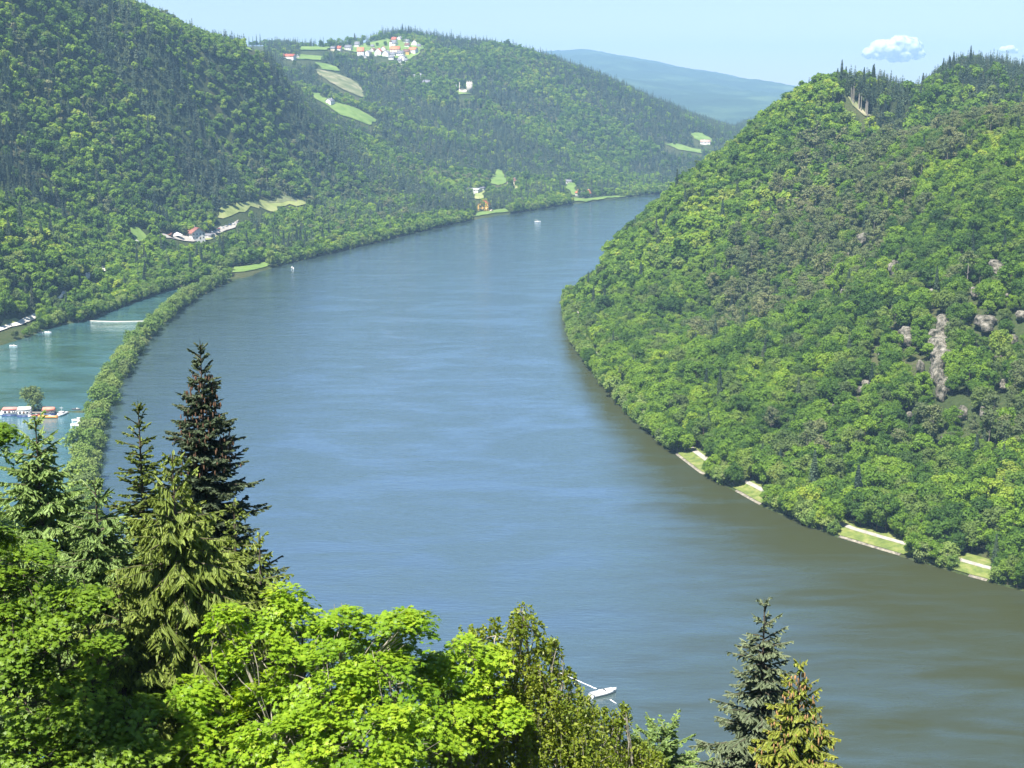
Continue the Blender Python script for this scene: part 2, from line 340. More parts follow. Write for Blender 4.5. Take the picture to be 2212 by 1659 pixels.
def meadow_mat(name, c1, c2, c3):
    m, nt, o = mat(name); p = N(nt, 'ShaderNodeBsdfPrincipled'); p.inputs['Roughness'].default_value = 0.9; p.inputs['Specular IOR Level'].default_value = 0.15
    g = N(nt, 'ShaderNodeNewGeometry'); a = N(nt, 'ShaderNodeTexNoise'); a.inputs['Scale'].default_value = 0.045; a.inputs['Detail'].default_value = 9
    a.inputs['Roughness'].default_value = 0.65
    nt.links.new(g.outputs['Position'], a.inputs[0]); nt.links.new(ramp(nt, [(0.35, c1), (0.52, c2), (0.68, c3)], a.outputs[0]), p.inputs[0])
    nt.links.new(p.outputs[0], o.inputs[0]); return m
M_MEADOW = meadow_mat('meadow_grass', (0.1, 0.17, 0.04), (0.15, 0.23, 0.055), (0.21, 0.27, 0.08))
M_VERGE = meadow_mat('verge_grass', (0.09, 0.13, 0.035), (0.16, 0.2, 0.05), (0.26, 0.25, 0.1)); M_VERGE.node_tree.nodes['Noise Texture'].inputs['Scale'].default_value = 0.3
M_HAY = meadow_mat('dry_meadow', (0.16, 0.2, 0.06), (0.25, 0.29, 0.1), (0.36, 0.34, 0.16))
M_SCREE = meadow_mat('bare_soil', (0.1, 0.13, 0.055), (0.19, 0.2, 0.1), (0.36, 0.32, 0.22))
M_GRAVEL = simple('gravel', (0.4, 0.37, 0.32), 0.9, 0.2, 0.8, 0.3)
M_STONE = simple('bank_stone', (0.26, 0.235, 0.18), 0.9, 0.4, 0.9, 0.6)
M_TARMAC = simple('road_surface', (0.72, 0.68, 0.6), 0.9, 0.1, 0.3)

def water_mat(name, body, tintc, refl, rough, lost_sky=None):
    m, nt, o = mat(name)
    g = N(nt, 'ShaderNodeNewGeometry')
    def noise(scale, detail, sx=1, sy=1, rot=0.0, dist=0.0):
        mp = N(nt, 'ShaderNodeMapping'); mp.inputs['Scale'].default_value = (sx, sy, 1); mp.inputs['Rotation'].default_value = (0, 0, rot)
        nt.links.new(g.outputs['Position'], mp.inputs[0]); n = N(nt, 'ShaderNodeTexNoise'); n.inputs['Scale'].default_value = scale; n.inputs['Detail'].default_value = detail
        n.inputs['Distortion'].default_value = dist
        nt.links.new(mp.outputs[0], n.inputs[0]); return n.outputs[0]
    big = noise(0.016, 8, 0.7, 1.1, 0.5, 1.6)            # breeze patches on the surface
    mid = noise(0.06, 6, 0.45, 1.5, 0.15, 0.9)
    patch = mth(nt, 'ADD', mth(nt, 'MULTIPLY', big, 0.6), mth(nt, 'MULTIPLY', mid, 0.4))
    pr = N(nt, 'ShaderNodeMapRange'); pr.inputs[1].default_value = 0.44; pr.inputs[2].default_value = 0.6; nt.links.new(patch, pr.inputs[0])
    w1 = noise(0.5, 4, 0.5, 1.6, 0.22); w2 = noise(2.0, 3, 0.6, 1.4, -0.2); w3 = noise(0.085, 3, 0.5, 1.5, 0.3)
    hgt = mth(nt, 'ADD', mth(nt, 'MULTIPLY', w1, 0.3), mth(nt, 'ADD', mth(nt, 'MULTIPLY', w2, 0.08), mth(nt, 'MULTIPLY', w3, 0.45)))
    bp = N(nt, 'ShaderNodeBump'); bp.inputs['Distance'].default_value = 1.0
    st = mth(nt, 'SUBTRACT', 0.72, mth(nt, 'MULTIPLY', pr.outputs[0], 0.3)); nt.links.new(st, bp.inputs['Strength'])
    nt.links.new(hgt, bp.inputs['Height'])
    df = N(nt, 'ShaderNodeBsdfDiffuse'); df.inputs[0].default_value = (*body, 1)
    gl = N(nt, 'ShaderNodeBsdfGlossy'); gl.inputs['Roughness'].default_value = rough; gl.inputs[0].default_value = (*tintc, 1)
    nt.links.new(bp.outputs[0], gl.inputs['Normal'])
    fr = N(nt, 'ShaderNodeFresnel'); fr.inputs[0].default_value = 1.5; nt.links.new(bp.outputs[0], fr.inputs['Normal'])
    f = mth(nt, 'ADD', mth(nt, 'MULTIPLY', fr.outputs[0], 0.75), mth(nt, 'ADD', mth(nt, 'MULTIPLY', pr.outputs[0], 0.21), refl), True)
    if lost_sky:        # lost sky reflection along the inner bank, painted as olive body and less gloss
        at_ = N(nt, 'ShaderNodeAttribute', attribute_name='lost_sky'); wob = mth(nt, 'MULTIPLY', mth(nt, 'SUBTRACT', mid, 0.5), 0.8)
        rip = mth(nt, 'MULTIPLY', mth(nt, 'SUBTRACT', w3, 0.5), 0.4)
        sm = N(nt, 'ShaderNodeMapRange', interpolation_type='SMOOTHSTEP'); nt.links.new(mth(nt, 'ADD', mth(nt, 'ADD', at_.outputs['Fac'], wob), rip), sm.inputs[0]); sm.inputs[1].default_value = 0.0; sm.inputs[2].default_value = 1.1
        mc = N(nt, 'ShaderNodeMix', data_type='RGBA'); nt.links.new(sm.outputs[0], mc.inputs[0]); mc.inputs[6].default_value = (*body, 1); mc.inputs[7].default_value = (*lost_sky, 1); nt.links.new(mc.outputs[2], df.inputs[0])
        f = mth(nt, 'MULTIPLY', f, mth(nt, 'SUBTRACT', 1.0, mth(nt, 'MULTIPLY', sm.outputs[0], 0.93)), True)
    mx = N(nt, 'ShaderNodeMixShader'); nt.links.new(f, mx.inputs[0]); nt.links.new(df.outputs[0], mx.inputs[1]); nt.links.new(gl.outputs[0], mx.inputs[2])
    nt.links.new(mx.outputs[0], o.inputs[0]); return m
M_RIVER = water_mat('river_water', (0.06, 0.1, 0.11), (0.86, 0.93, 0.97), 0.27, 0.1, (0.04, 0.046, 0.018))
M_BASIN = water_mat('basin_water', (0.085, 0.21, 0.23), (0.85, 0.96, 1.0), 0.36, 0.05)

# ------------------------------------------------------------------ the ground sheet
def build_terrain():
    Y0 = 150.0
    k = np.arange(780); yy = 62.0 * 1.0056 ** k; yy = yy[yy < 4700]
    aa = np.linspace(-0.82, 0.82, 560)
    Yp, A = np.meshgrid(yy, aa, indexing='ij'); X = A * Yp; Y = Yp - Y0
    Z = np.zeros_like(X)
    for i in range(0, len(yy), 60): Z[i:i + 60] = height(X[i:i + 60], Y[i:i + 60])
    n0, n1 = X.shape; V = np.stack([X, Y, Z], -1).reshape(-1, 3)
    i = np.arange(n0 - 1)[:, None] * n1; j = np.arange(n1 - 1)[None]
    Q = np.stack([i + j, i + j + 1, i + n1 + j + 1, i + n1 + j], -1).reshape(-1, 4)
    # drop the cells deep under water, keep the rest
    zc = Z.reshape(-1)[Q].max(1); Q = Q[zc > -2.9]
    tag(link('terrain', npmesh('terrain', V, Q, M_GROUND, True)), 'wooded hills on both sides of the river bend', kind='structure')
build_terrain()
def sheet(name, pts, z, m):
    t = tessellate_polygon([[Vector((p[0], p[1], 0)) for p in pts]])
    V = [(p[0], p[1], z) for p in pts]; me = bpy.data.meshes.new(name); me.from_pydata(V, [], [tuple(x) for x in t]); me.materials.append(m); me.update()
    if me.polygons[0].normal.z < 0: me.flip_normals()
    return tag(link(name, me), kind='structure')
sp = [tuple(p) for p in SPIT_A]                   # from far end to near end
sheet('marina_basin_water', [(-1000, 1300), (sp[0][0] + 2, 1300)] + sp + [(-60, 150), (-1000, 150)], 0.004, M_BASIN)
def river():
    Y0 = 150.0; yy = 40.0 * 1.02 ** np.arange(252); aa = np.linspace(-.95, .95, 190); Yp, A = np.meshgrid(yy, aa, indexing='ij'); X = (A * Yp).ravel(); Y = (Yp - Y0).ravel()
    n1 = len(aa); i = np.arange(len(yy) - 1)[:, None] * n1; j = np.arange(n1 - 1)[None]
    Q = np.stack([i + j, i + j + 1, i + n1 + j + 1, i + n1 + j], -1).reshape(-1, 4)
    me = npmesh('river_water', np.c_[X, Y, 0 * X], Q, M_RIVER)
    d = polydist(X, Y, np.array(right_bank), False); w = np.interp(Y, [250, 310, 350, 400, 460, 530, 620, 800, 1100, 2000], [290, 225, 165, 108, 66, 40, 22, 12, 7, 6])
    v = np.clip(1.35 - d / w * 1.0, 0, 1); at_ = me.attributes.new('lost_sky', 'FLOAT', 'POINT'); at_.data.foreach_set('value', v.astype(np.float32))  # painted mask of the weaker sky reflection, wider towards the near end
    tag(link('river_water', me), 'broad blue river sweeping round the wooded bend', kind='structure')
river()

# far blue ridge
def build_far():
    xs = np.linspace(-3600, 7600, 400); ys = np.linspace(4950, 12600, 230)
    X, Y = np.meshgrid(xs, ys, indexing='xy')
    crest = {}
    U = [900, 1100, 1190, 1270, 1330, 1400, 1480, 1560, 1640, 1700, 1780, 1900, 2200, 2600]; Vv = [125, 116, 110, 106, 118, 130, 150, 163, 180, 192, 200, 205, 190, 180]
    cx = [P(u, v, 10800)[0] for u, v in zip(U, Vv)]; cz = [P(u, v, 10800)[2] for u, v in zip(U, Vv)]
    C = np.interp(X, cx, cz); t = np.clip((Y - 5000) / 5800, 0, 1); t2 = np.clip((12600 - Y) / 1800, 0, 1)
    Z = 10 + (C - 10) * (t ** 0.9) * np.where(Y > 10800, t2 ** 0.5, 1) + fbm(X / 500, Y / 700, 6) * 150 * np.sin(np.pi * np.clip(t, 0, 1) ** 1.5) + fbm(X / 30, Y / 30, 3) * 16
    n1 = X.shape[1]; i = np.arange(X.shape[0] - 1)[:, None] * n1; j = np.arange(n1 - 1)[None]
    Q = np.stack([i + j, i + j + 1, i + n1 + j + 1, i + n1 + j], -1).reshape(-1, 4)
    m = meadow_mat('far_woods', (0.03, 0.055, 0.035), (0.04, 0.075, 0.045), (0.09, 0.14, 0.07))
    m.node_tree.nodes['Noise Texture'].inputs['Scale'].default_value = 0.0035
    tag(link('distant_hills', npmesh('distant_hills', np.stack([X, Y, Z], -1).reshape(-1, 3), Q, m, True)), 'distant blue wooded ridge behind the river valley', kind='structure')
build_far()

# ------------------------------------------------------------------ open patches on the land (pixel outlines are only used to find where they lie)
CLEAR = []            # outlines that no tree may stand in front of
def patch(name, uv, m, label=None, lift=0.35, step=9.0, kind='structure', clear=True, world=None):
    if clear and uv is not None: CLEAR.append(np.array(uv, float))
    if world is None:
        h = hit([p[0] for p in uv], [p[1] for p in uv]); h = h[~np.isnan(h[:, 0])]; pts = [tuple(p[:2]) for p in h]
    else: pts = world
    if len(pts) < 3: print('patch failed', name, uv); return None
    A = np.array(pts); out = []
    for a, b in zip(pts, pts[1:] + pts[:1]):
        n = max(1, int(math.hypot(b[0] - a[0], b[1] - a[1]) / step)); out += [(a[0] + (b[0] - a[0]) * i / n, a[1] + (b[1] - a[1]) * i / n) for i in range(n)]
    oa = np.array(out); wob = min(step * .9, 7.0) * (2.2 if A[:, 1].mean() > 1400 else 1.0); out = [tuple(q) for q in oa + np.c_[fbm(oa[:, 0] / 14, oa[:, 1] / 14, 3), fbm(oa[:, 0] / 14 + 50, oa[:, 1] / 14, 3)] * wob * (world is None)]
    gx, gy = np.meshgrid(np.arange(A[:, 0].min(), A[:, 0].max(), step), np.arange(A[:, 1].min(), A[:, 1].max(), step))
    gx = gx.ravel() + rng.normal(0, step * .1, gx.size); gy = gy.ravel() + rng.normal(0, step * .1, gy.size)
    k = inpoly(gx, gy, A) & (polydist(gx, gy, A) > step * 0.4)
    co = [Vector(p) for p in out] + [Vector((a, b)) for a, b in zip(gx[k], gy[k])]
    n = len(out); r = delaunay_2d_cdt(co, [(i, (i + 1) % n) for i in range(n)], [list(range(n))], 1, 0.01)
    V = np.array([(v.x, v.y) for v in r[0]]); Z = height(V[:, 0], V[:, 1]) + lift + V[:, 1] * 0.0004
    me = bpy.data.meshes.new(name); me.from_pydata(np.c_[V, Z].tolist(), [], [tuple(f) for f in r[2]]); me.materials.append(m); me.update()
    if len(me.polygons) and me.polygons[0].normal.z < 0: me.flip_normals()
    return tag(link(name, me), label, kind=kind)
patch('hay_meadow', [(462, 470), (478, 458), (540, 436), (560, 432), (640, 430), (662, 434), (655, 446), (610, 446), (560, 452), (520, 462), (500, 472)], M_HAY)
patch('hay_meadow', [(560, 434), (600, 428), (640, 428), (655, 436), (640, 438), (590, 438)], M_SCREE, lift=0.6, clear=False)
patch('meadow', [(280, 492), (300, 494), (318, 512), (300, 524), (285, 510)], M_MEADOW)
patch('gravel_yard', [(352, 508), (372, 506), (400, 512), (440, 512), (470, 497), (500, 486), (520, 480), (508, 492), (470, 507), (455, 516), (420, 524), (385, 520), (355, 518)], M_GRAVEL, lift=0.5)
patch('meadow', [(440, 517), (462, 508), (470, 510), (455, 520), (430, 524)], M_HAY)
patch('riverside_lawn', [(500, 590), (528, 588), (556, 583), (582, 574), (572, 568), (540, 575), (505, 578)], M_MEADOW, lift=0.3, step=4)
patch('slope_meadow', [(672, 202), (686, 203), (720, 222), (760, 232), (790, 246), (815, 262), (800, 272), (775, 262), (740, 250), (700, 225), (680, 214)], M_MEADOW, lift=0.8)
patch('slope_meadow', [(678, 136), (700, 138), (725, 146), (735, 155), (700, 152)], M_MEADOW, lift=0.8)
patch('quarry_slope', [(682, 152), (712, 156), (745, 168), (772, 182), (786, 200), (784, 212), (760, 203), (730, 190), (700, 170), (688, 162)], M_SCREE, lift=0.8)
patch('hill_field', [(532, 99), (570, 99), (574, 108), (545, 112), (528, 107)], M_MEADOW, lift=1.0)
patch('hill_field', [(645, 102), (690, 102), (724, 104), (700, 110), (650, 110)], M_MEADOW, lift=1.0)
patch('hill_field', [(608, 122), (650, 120), (700, 124), (690, 131), (620, 130)], M_MEADOW, lift=1.0)
patch('village_green', [(780, 92), (830, 85), (870, 86), (862, 98), (820, 104), (790, 106)], M_MEADOW, lift=1.0)
patch('village_ground', [(722, 105), (760, 100), (850, 95), (905, 92), (915, 105), (905, 118), (880, 130), (862, 130), (800, 120), (760, 112)], M_MEADOW, lift=0.7)
patch('castle_clearing', [(988, 198), (1022, 198), (1022, 206), (990, 207)], M_MEADOW, lift=0.6)
patch('riverside_meadow', [(1240, 437), (1236, 428), (1262, 431), (1300, 426), (1345, 423), (1378, 421), (1350, 426), (1300, 431), (1270, 435)], M_MEADOW, lift=0.4, step=6)
patch('slope_meadow', [(1220, 388), (1236, 392), (1248, 420), (1238, 424), (1226, 405)], M_MEADOW, lift=0.5)
patch('slope_meadow', [(1060, 388), (1074, 366), (1088, 378), (1098, 392), (1078, 402), (1058, 398)], M_MEADOW, lift=0.5)
patch('slope_meadow', [(1018, 412), (1050, 408), (1042, 432), (1026, 432)], M_HAY, lift=0.5)
patch('slope_meadow', [(1108, 402), (1122, 402), (1118, 414), (1112, 412)], M_HAY, lift=0.5)
patch('riverside_lawn', [(1020, 470), (1060, 463), (1098, 458), (1092, 452), (1060, 456), (1030, 462)], M_MEADOW, lift=0.4, step=6)
patch('slope_meadow', [(1490, 288), (1520, 291), (1540, 303), (1530, 316), (1500, 300)], M_MEADOW, lift=0.6)
patch('slope_meadow', [(1432, 312), (1465, 312), (1520, 326), (1510, 332), (1460, 322)], M_MEADOW, lift=0.6)
patch('bare_slope', [(1828, 208), (1845, 222), (1870, 246), (1884, 252), (1868, 254), (1838, 230)], M_SCREE, lift=0.7)
# white lane climbing along the left shore
for seg in ([(-20, 726), (30, 708), (75, 690), (82, 684), (76, 678), (48, 690), (18, 703), (-20, 712)],):
    patch('shore_road', seg, M_TARMAC, lift=0.5, step=4)
patch('road_verge', [(0, 702), (8, 692), (30, 688), (42, 694), (20, 704), (0, 710)], M_HAY, lift=0.4, step=4)
for uv in ([(126, 652), (138, 640), (142, 632), (136, 630), (128, 640), (120, 648)], [(186, 606), (196, 606), (200, 592), (192, 588)], [(216, 585), (230, 588), (228, 575), (214, 580)]):
    patch('shore_road', uv, M_TARMAC, lift=0.5, step=3)

# tow path, verge and stone edge all along the right bank
RB = np.array(right_bank[0:26])
def offset(line, d):
    t = np.gradient(line, axis=0); t /= np.linalg.norm(t, axis=1, keepdims=True); n = np.c_[-t[:, 1], t[:, 0]]
    return line + n * d
def dense(line, step=3.0):
    o = []
    for a, b in zip(line[:-1], line[1:]):
        n = max(1, int(np.linalg.norm(b - a) / step)); o += [a + (b - a) * i / n for i in range(n)]
    return np.array(o + [line[-1]])
RB = dense(RB); sgn = 1 if shore_signed(*offset(RB, 5)[len(RB) // 2][:, None])[0] > 0 else -1
def strip(name, d0, d1, m, lift, label=None, span=None):
    L = RB if span is None else RB[[i for i in range(len(RB)) if span[0] < proj(RB[i][0], RB[i][1], 0)[0] < span[1]]]
    a = offset(L, sgn * d0); b = offset(L, sgn * d1); n = len(a)
    za = height(a[:, 0], a[:, 1]); zb = height(b[:, 0], b[:, 1])
    V = np.r_[np.c_[a, np.maximum(za, 0) + lift], np.c_[b, np.maximum(zb, 0) + lift]]
    Q = np.array([[i, i + 1, n + i + 1, n + i] for i in range(n - 1)]); me = npmesh(name, V, Q, m)
    if me.polygons[0].normal.z < 0: me.flip_normals()
    return tag(link(name, me), label, kind='structure')
[strip('stone_bank', 0.1, 1.1, M_STONE, 0.12, span=q) for q in ((1455, 1520), (1585, 1650), (1800, 1960), (2085, 2150), (2250, 2330))]; strip('grass_verge', 1.1, 6.2, M_VERGE, 0.25); strip('towpath', 6.2, 9.0, M_GRAVEL, 0.3); strip('grass_verge', 9.0, 15.0, M_VERGE, 0.25)
for uv in ([(1462, 988), (1480, 978), (1528, 1006), (1510, 1024)], [(1588, 1064), (1606, 1048), (1642, 1070), (1650, 1076), (1638, 1092)],
           [(1808, 1160), (1822, 1138), (1870, 1150), (1958, 1178), (1958, 1192), (1900, 1190), (1860, 1182)], [(2090, 1244), (2092, 1200), (2140, 1205), (2142, 1240), (2138, 1258)]): CLEAR.append(np.array(uv, float))

lap('land')

ROCKS = [('tall pale rock face dropping in a narrow band through the right hillside woods', [(2042, 700, 13, 12), (2034, 722, 13, 16), (2030, 745, 15, 22), (2026, 775, 14, 22), (2022, 805, 12, 24), (2022, 835, 9, 22), (2030, 858, 7, 16), (2044, 880, 5, 16)]),
         ('slanting pale rock left of the tall rock face', [(1960, 726, 9, 12), (1950, 742, 10, 12)]), ('short upright pale rock upper left of the tall rock face', [(1931, 679, 9, 14)]),
         ('brownish rock slab right of the tall rock face', [(2124, 704, 16, 14), (2140, 716, 14, 11)]), ('pale rock at the right edge of the hillside', [(2203, 690, 10, 12)]),
         ('small pale rock highest of the outcrops', [(1863, 524, 8, 12)]), ('small upright rock under the grey pines', [(1931, 578, 6, 11), (1925, 594, 7, 9)]),
         ('brown rock patch under the tall rock face', [(2070, 880, 9, 14), (2076, 900, 8, 12)]), ('small brown rock low on the slope left of the tall face', [(1866, 840, 9, 10), (1856, 850, 7, 7)]),
         ('pale rock among dry pines in the upper right', [(2148, 580, 9, 12), (2140, 594, 8, 9)]), ('small pale rock at the left of the outcrops', [(1846, 722, 6, 8)]), ('lowest brown rock above the towpath woods', [(2040, 962, 8, 10)]), ('low rock above the lowest brown one', [(1795, 892, 9, 8)])]
SMALL = [(1978, 560), (2105, 640), (2172, 640), (2190, 575), (2085, 760), (2150, 770), (2100, 830), (1985, 800), (1900, 770), (1820, 640), (1780, 800), (1895, 925), (1960, 905), (2120, 900), (2165, 840), (1830, 560), (2010, 640), (2180, 740)]
ROCKS += [('little pale rock showing between trees of the right hillside', [(u, v, 4 + (i * 7) % 5, 6 + (i * 5) % 6), (u - 3 + i % 7, v + 7, 3 + i % 3, 5)]) for i, (u, v) in enumerate(SMALL)]
for _l, bl in ROCKS:
    for (u, v, w, h) in bl:
        a = np.arange(8) / 8 * 6.283; CLEAR.append(np.c_[u + np.cos(a) * w * .85, v + np.sin(a) * h * .9])
# ------------------------------------------------------------------ trees of the woods
QV = [(-.5, -.5, 0), (.5, -.5, 0), (.5, .5, 0), (-.5, .5, 0)]; QT = [(0, 1, 2), (0, 2, 3)]
LV = [(0, -.55, 0), (.42, -.1, .06), (0, .6, -.05), (-.42, -.05, .06)]
def sph(n, up=0.0):
    d = rng.normal(0, 1, (n, 3)); d[:, 2] += up; return d / np.linalg.norm(d, axis=1, keepdims=True)
def broad_crown(acc, h, r, base, nclump, nleaf, lsize, cr=(1.1, 1.9), m=0, flat=1.0, mid=0.5):
    cz = (h + base) / 2; rz = (h - base) / 2
    d = sph(nclump, 0.3); rad = rng.uniform(0.45, 1.0, nclump) ** 0.6
    C = d * rad[:, None] * np.array([r, r, rz]) * 0.82 + np.array([0, 0, cz])
    for cpt in C:
        q = rng.uniform(*cr); n = int(nleaf * q * q / 2.2)
        e = sph(n, 0.5); pos = cpt + e * q * rng.uniform(0.55, 1.08, n)[:, None] * np.array([1, 1, 0.8 * flat])
        nn = e * 0.8 + sph(n) * 0.55 + np.array([0, 0, 0.35])
        ct = mid + rng.normal(0, 0.2)
        scatter(acc, LV, QT, pos, frames(nn), lsize * rng.uniform(.7, 1.35, n), np.clip(ct + rng.normal(0, .16, n), 0, 1), m)
def trunk_acc(acc, h, r, m=1, lean=0.03, limbs=0, spread=1.0):
    z = np.linspace(-1.5, h, 7); a = rng.random() * 6.28
    pts = np.c_[np.cos(a) * lean * z, np.sin(a) * lean * z, z]; tube(acc, pts, np.linspace(r, r * .35, 7), 7, .5, m)
    for i in range(limbs):
        a = i * 2.4 + rng.random(); z0 = h * rng.uniform(.4, .85); L = spread * rng.uniform(.6, 1)
        tube(acc, [(0, 0, z0), (np.cos(a) * L * .5, np.sin(a) * L * .5, z0 + L * .45), (np.cos(a) * L, np.sin(a) * L, z0 + L * .8)], [r * .45, r * .3, r * .12], 5, .5, m)
def proto_broad(far, big=1.0):
    h = rng.uniform(10.5, 13.5) * big; r = rng.uniform(3.9, 5.2) * big; c_ = Acc(); t = Acc()
    if far: broad_crown(c_, h, r, h * .12, 15, 26, 1.15, (1.5, 2.4))
    else: broad_crown(c_, h, r, h * .14, 34, 70, 0.6)
    trunk_acc(t, h * .75, .22, 0, .04, 0 if far else 5, r * .7); return c_, t
def proto_spruce(far):
    h = rng.uniform(15, 20); r = rng.uniform(2.3, 3.0); c_ = Acc(); t = Acc(); z0 = h * .12
    nw = 13 if far else 24
    for i in range(nw):
        f = (i + rng.uniform(-.2, .2)) / nw; z = z0 + (h - z0) * f; L = r * (1 - f) ** .85 * rng.uniform(.85, 1.12) + .15
        nb = (5 if far else 9)
        a = rng.random() * 6.28 + np.arange(nb) / nb * 6.283 + rng.normal(0, .15, nb)
        k = 2 if far else 5
        for s in (np.arange(k) + .6) / k:
            n = nb; LL = L * s * rng.uniform(.85, 1.1, n)
            pos = np.c_[np.cos(a) * LL, np.sin(a) * LL, z - LL * .32 + rng.normal(0, .08, n)]
            nn = np.c_[np.cos(a) * .5, np.sin(a) * .5, np.ones(n)] + rng.normal(0, .35, (n, 3))
            sz = (L / k * 1.5 + .25) if not far else (L * .65 + .3)
            scatter(c_, LV, QT, pos, frames(nn), np.full(n, sz) * rng.uniform(.8, 1.2, n), np.clip(.5 + rng.normal(0, .2, n), 0, 1))
            if not far:
                p2 = pos + np.array([0, 0, -.25]); nn2 = np.c_[np.cos(a), np.sin(a), .2 * np.ones(n)] + rng.normal(0, .3, (n, 3))
                scatter(c_, LV, QT, p2, frames(nn2), np.full(n, sz * .8), np.clip(.4 + rng.normal(0, .2, n), 0, 1))
    trunk_acc(t, h * .97, .2, 0, .01); return c_, t
def proto_pine(far):
    h = rng.uniform(12, 16); c_ = Acc(); t = Acc()
    broad_crown(c_, h, rng.uniform(2.9, 3.7), h * .3, 11 if far else 22, 24 if far else 62, 1.0 if far else .5, (1.0, 1.7), flat=.8)
    trunk_acc(t, h * .92, .2, 0, .05, 0 if far else 6, 2.0); return c_, t
def proto_willow(far):
    h = rng.uniform(6.5, 8.5); c_ = Acc(); t = Acc()
    broad_crown(c_, h, rng.uniform(3.0, 3.8), -.6, 12 if far else 26, 26 if far else 70, .95 if far else .5, (1.0, 1.6))
    trunk_acc(t, h * .7, .16, 0, .06, 0 if far else 5, 2.2); return c_, t
PROTO = {}
def make_protos(kind, fn, mats, nnear, nfar):
    col = bpy.data.collections.new('kinds_' + kind); near = []
    for i in range(nnear + nfar):
        far = i >= nnear; c_, t = fn(far)
        if not far: near.append((c_.mesh('crown', mats[0]), t.mesh('trunk', mats[1])))
        a = Acc(); nC = 0
        V = np.concatenate(c_.V + t.V); T = np.concatenate(c_.T + [x + c_.n for x in t.T]); ti = np.concatenate(c_.t + t.t)
        mi = np.r_[np.zeros(sum(len(x) for x in c_.T), int), np.ones(sum(len(x) for x in t.T), int)]
        o = bpy.data.objects.new('%s_%02d' % (kind, i), npmesh(kind, V, T, mats, False, ti, mi)); col.objects.link(o)
    PROTO[kind] = (near, col, nnear, nfar)
make_protos('broadleaf_tree', proto_broad, (M_BROAD, M_BARK), 6, 4)
make_protos('spruce_tree', proto_spruce, (M_SPRUCE, M_BARK), 4, 4)
make_protos('pine_tree', proto_pine, (M_PINE, M_BARK_PALE), 4, 3)
make_protos('willow_tree', proto_willow, (M_WILLOW, M_BARK), 4, 2)

def gn_forest(name, pos, rot, scl, idx, col, label):
    me = bpy.data.meshes.new(name); me.vertices.add(len(pos)); me.vertices.foreach_set('co', np.asarray(pos, np.float32).ravel())
    a = me.attributes.new('rz', 'FLOAT', 'POINT'); a.data.foreach_set('value', np.asarray(rot, np.float32))
    a = me.attributes.new('sc', 'FLOAT_VECTOR', 'POINT'); a.data.foreach_set('vector', np.asarray(scl, np.float32).ravel())
    a = me.attributes.new('ix', 'INT', 'POINT'); a.data.foreach_set('value', np.asarray(idx, np.int32))
    o = link(name, me); tag(o, label, None, kind='stuff')
    g = bpy.data.node_groups.new(name, 'GeometryNodeTree')
    g.interface.new_socket('Geometry', in_out='INPUT', socket_type='NodeSocketGeometry'); g.interface.new_socket('Geometry', in_out='OUTPUT', socket_type='NodeSocketGeometry')
    gi = g.nodes.new('NodeGroupInput'); go = g.nodes.new('NodeGroupOutput'); ip = g.nodes.new('GeometryNodeInstanceOnPoints')
    ci = g.nodes.new('GeometryNodeCollectionInfo'); ci.inputs[0].default_value = col; ci.inputs['Separate Children'].default_value = True; ci.inputs['Reset Children'].default_value = True
    def attr(n, t):
        x = g.nodes.new('GeometryNodeInputNamedAttribute'); x.data_type = t; x.inputs[0].default_value = n
        return [s for s in x.outputs if s.enabled and s.name == 'Attribute'][0]
    cx = g.nodes.new('ShaderNodeCombineXYZ'); g.links.new(attr('rz', 'FLOAT'), cx.inputs[2])
    g.links.new(gi.outputs[0], ip.inputs['Points']); g.links.new(ci.outputs[0], ip.inputs['Instance']); ip.inputs['Pick Instance'].default_value = True
    g.links.new(attr('ix', 'INT'), ip.inputs['Instance Index']); g.links.new(cx.outputs[0], ip.inputs['Rotation']); g.links.new(attr('sc', 'FLOAT_VECTOR'), ip.inputs['Scale'])
    g.links.new(ip.outputs[0], go.inputs[0]); md = o.modifiers.new('scatter', 'NODES'); md.node_group = g
    return o

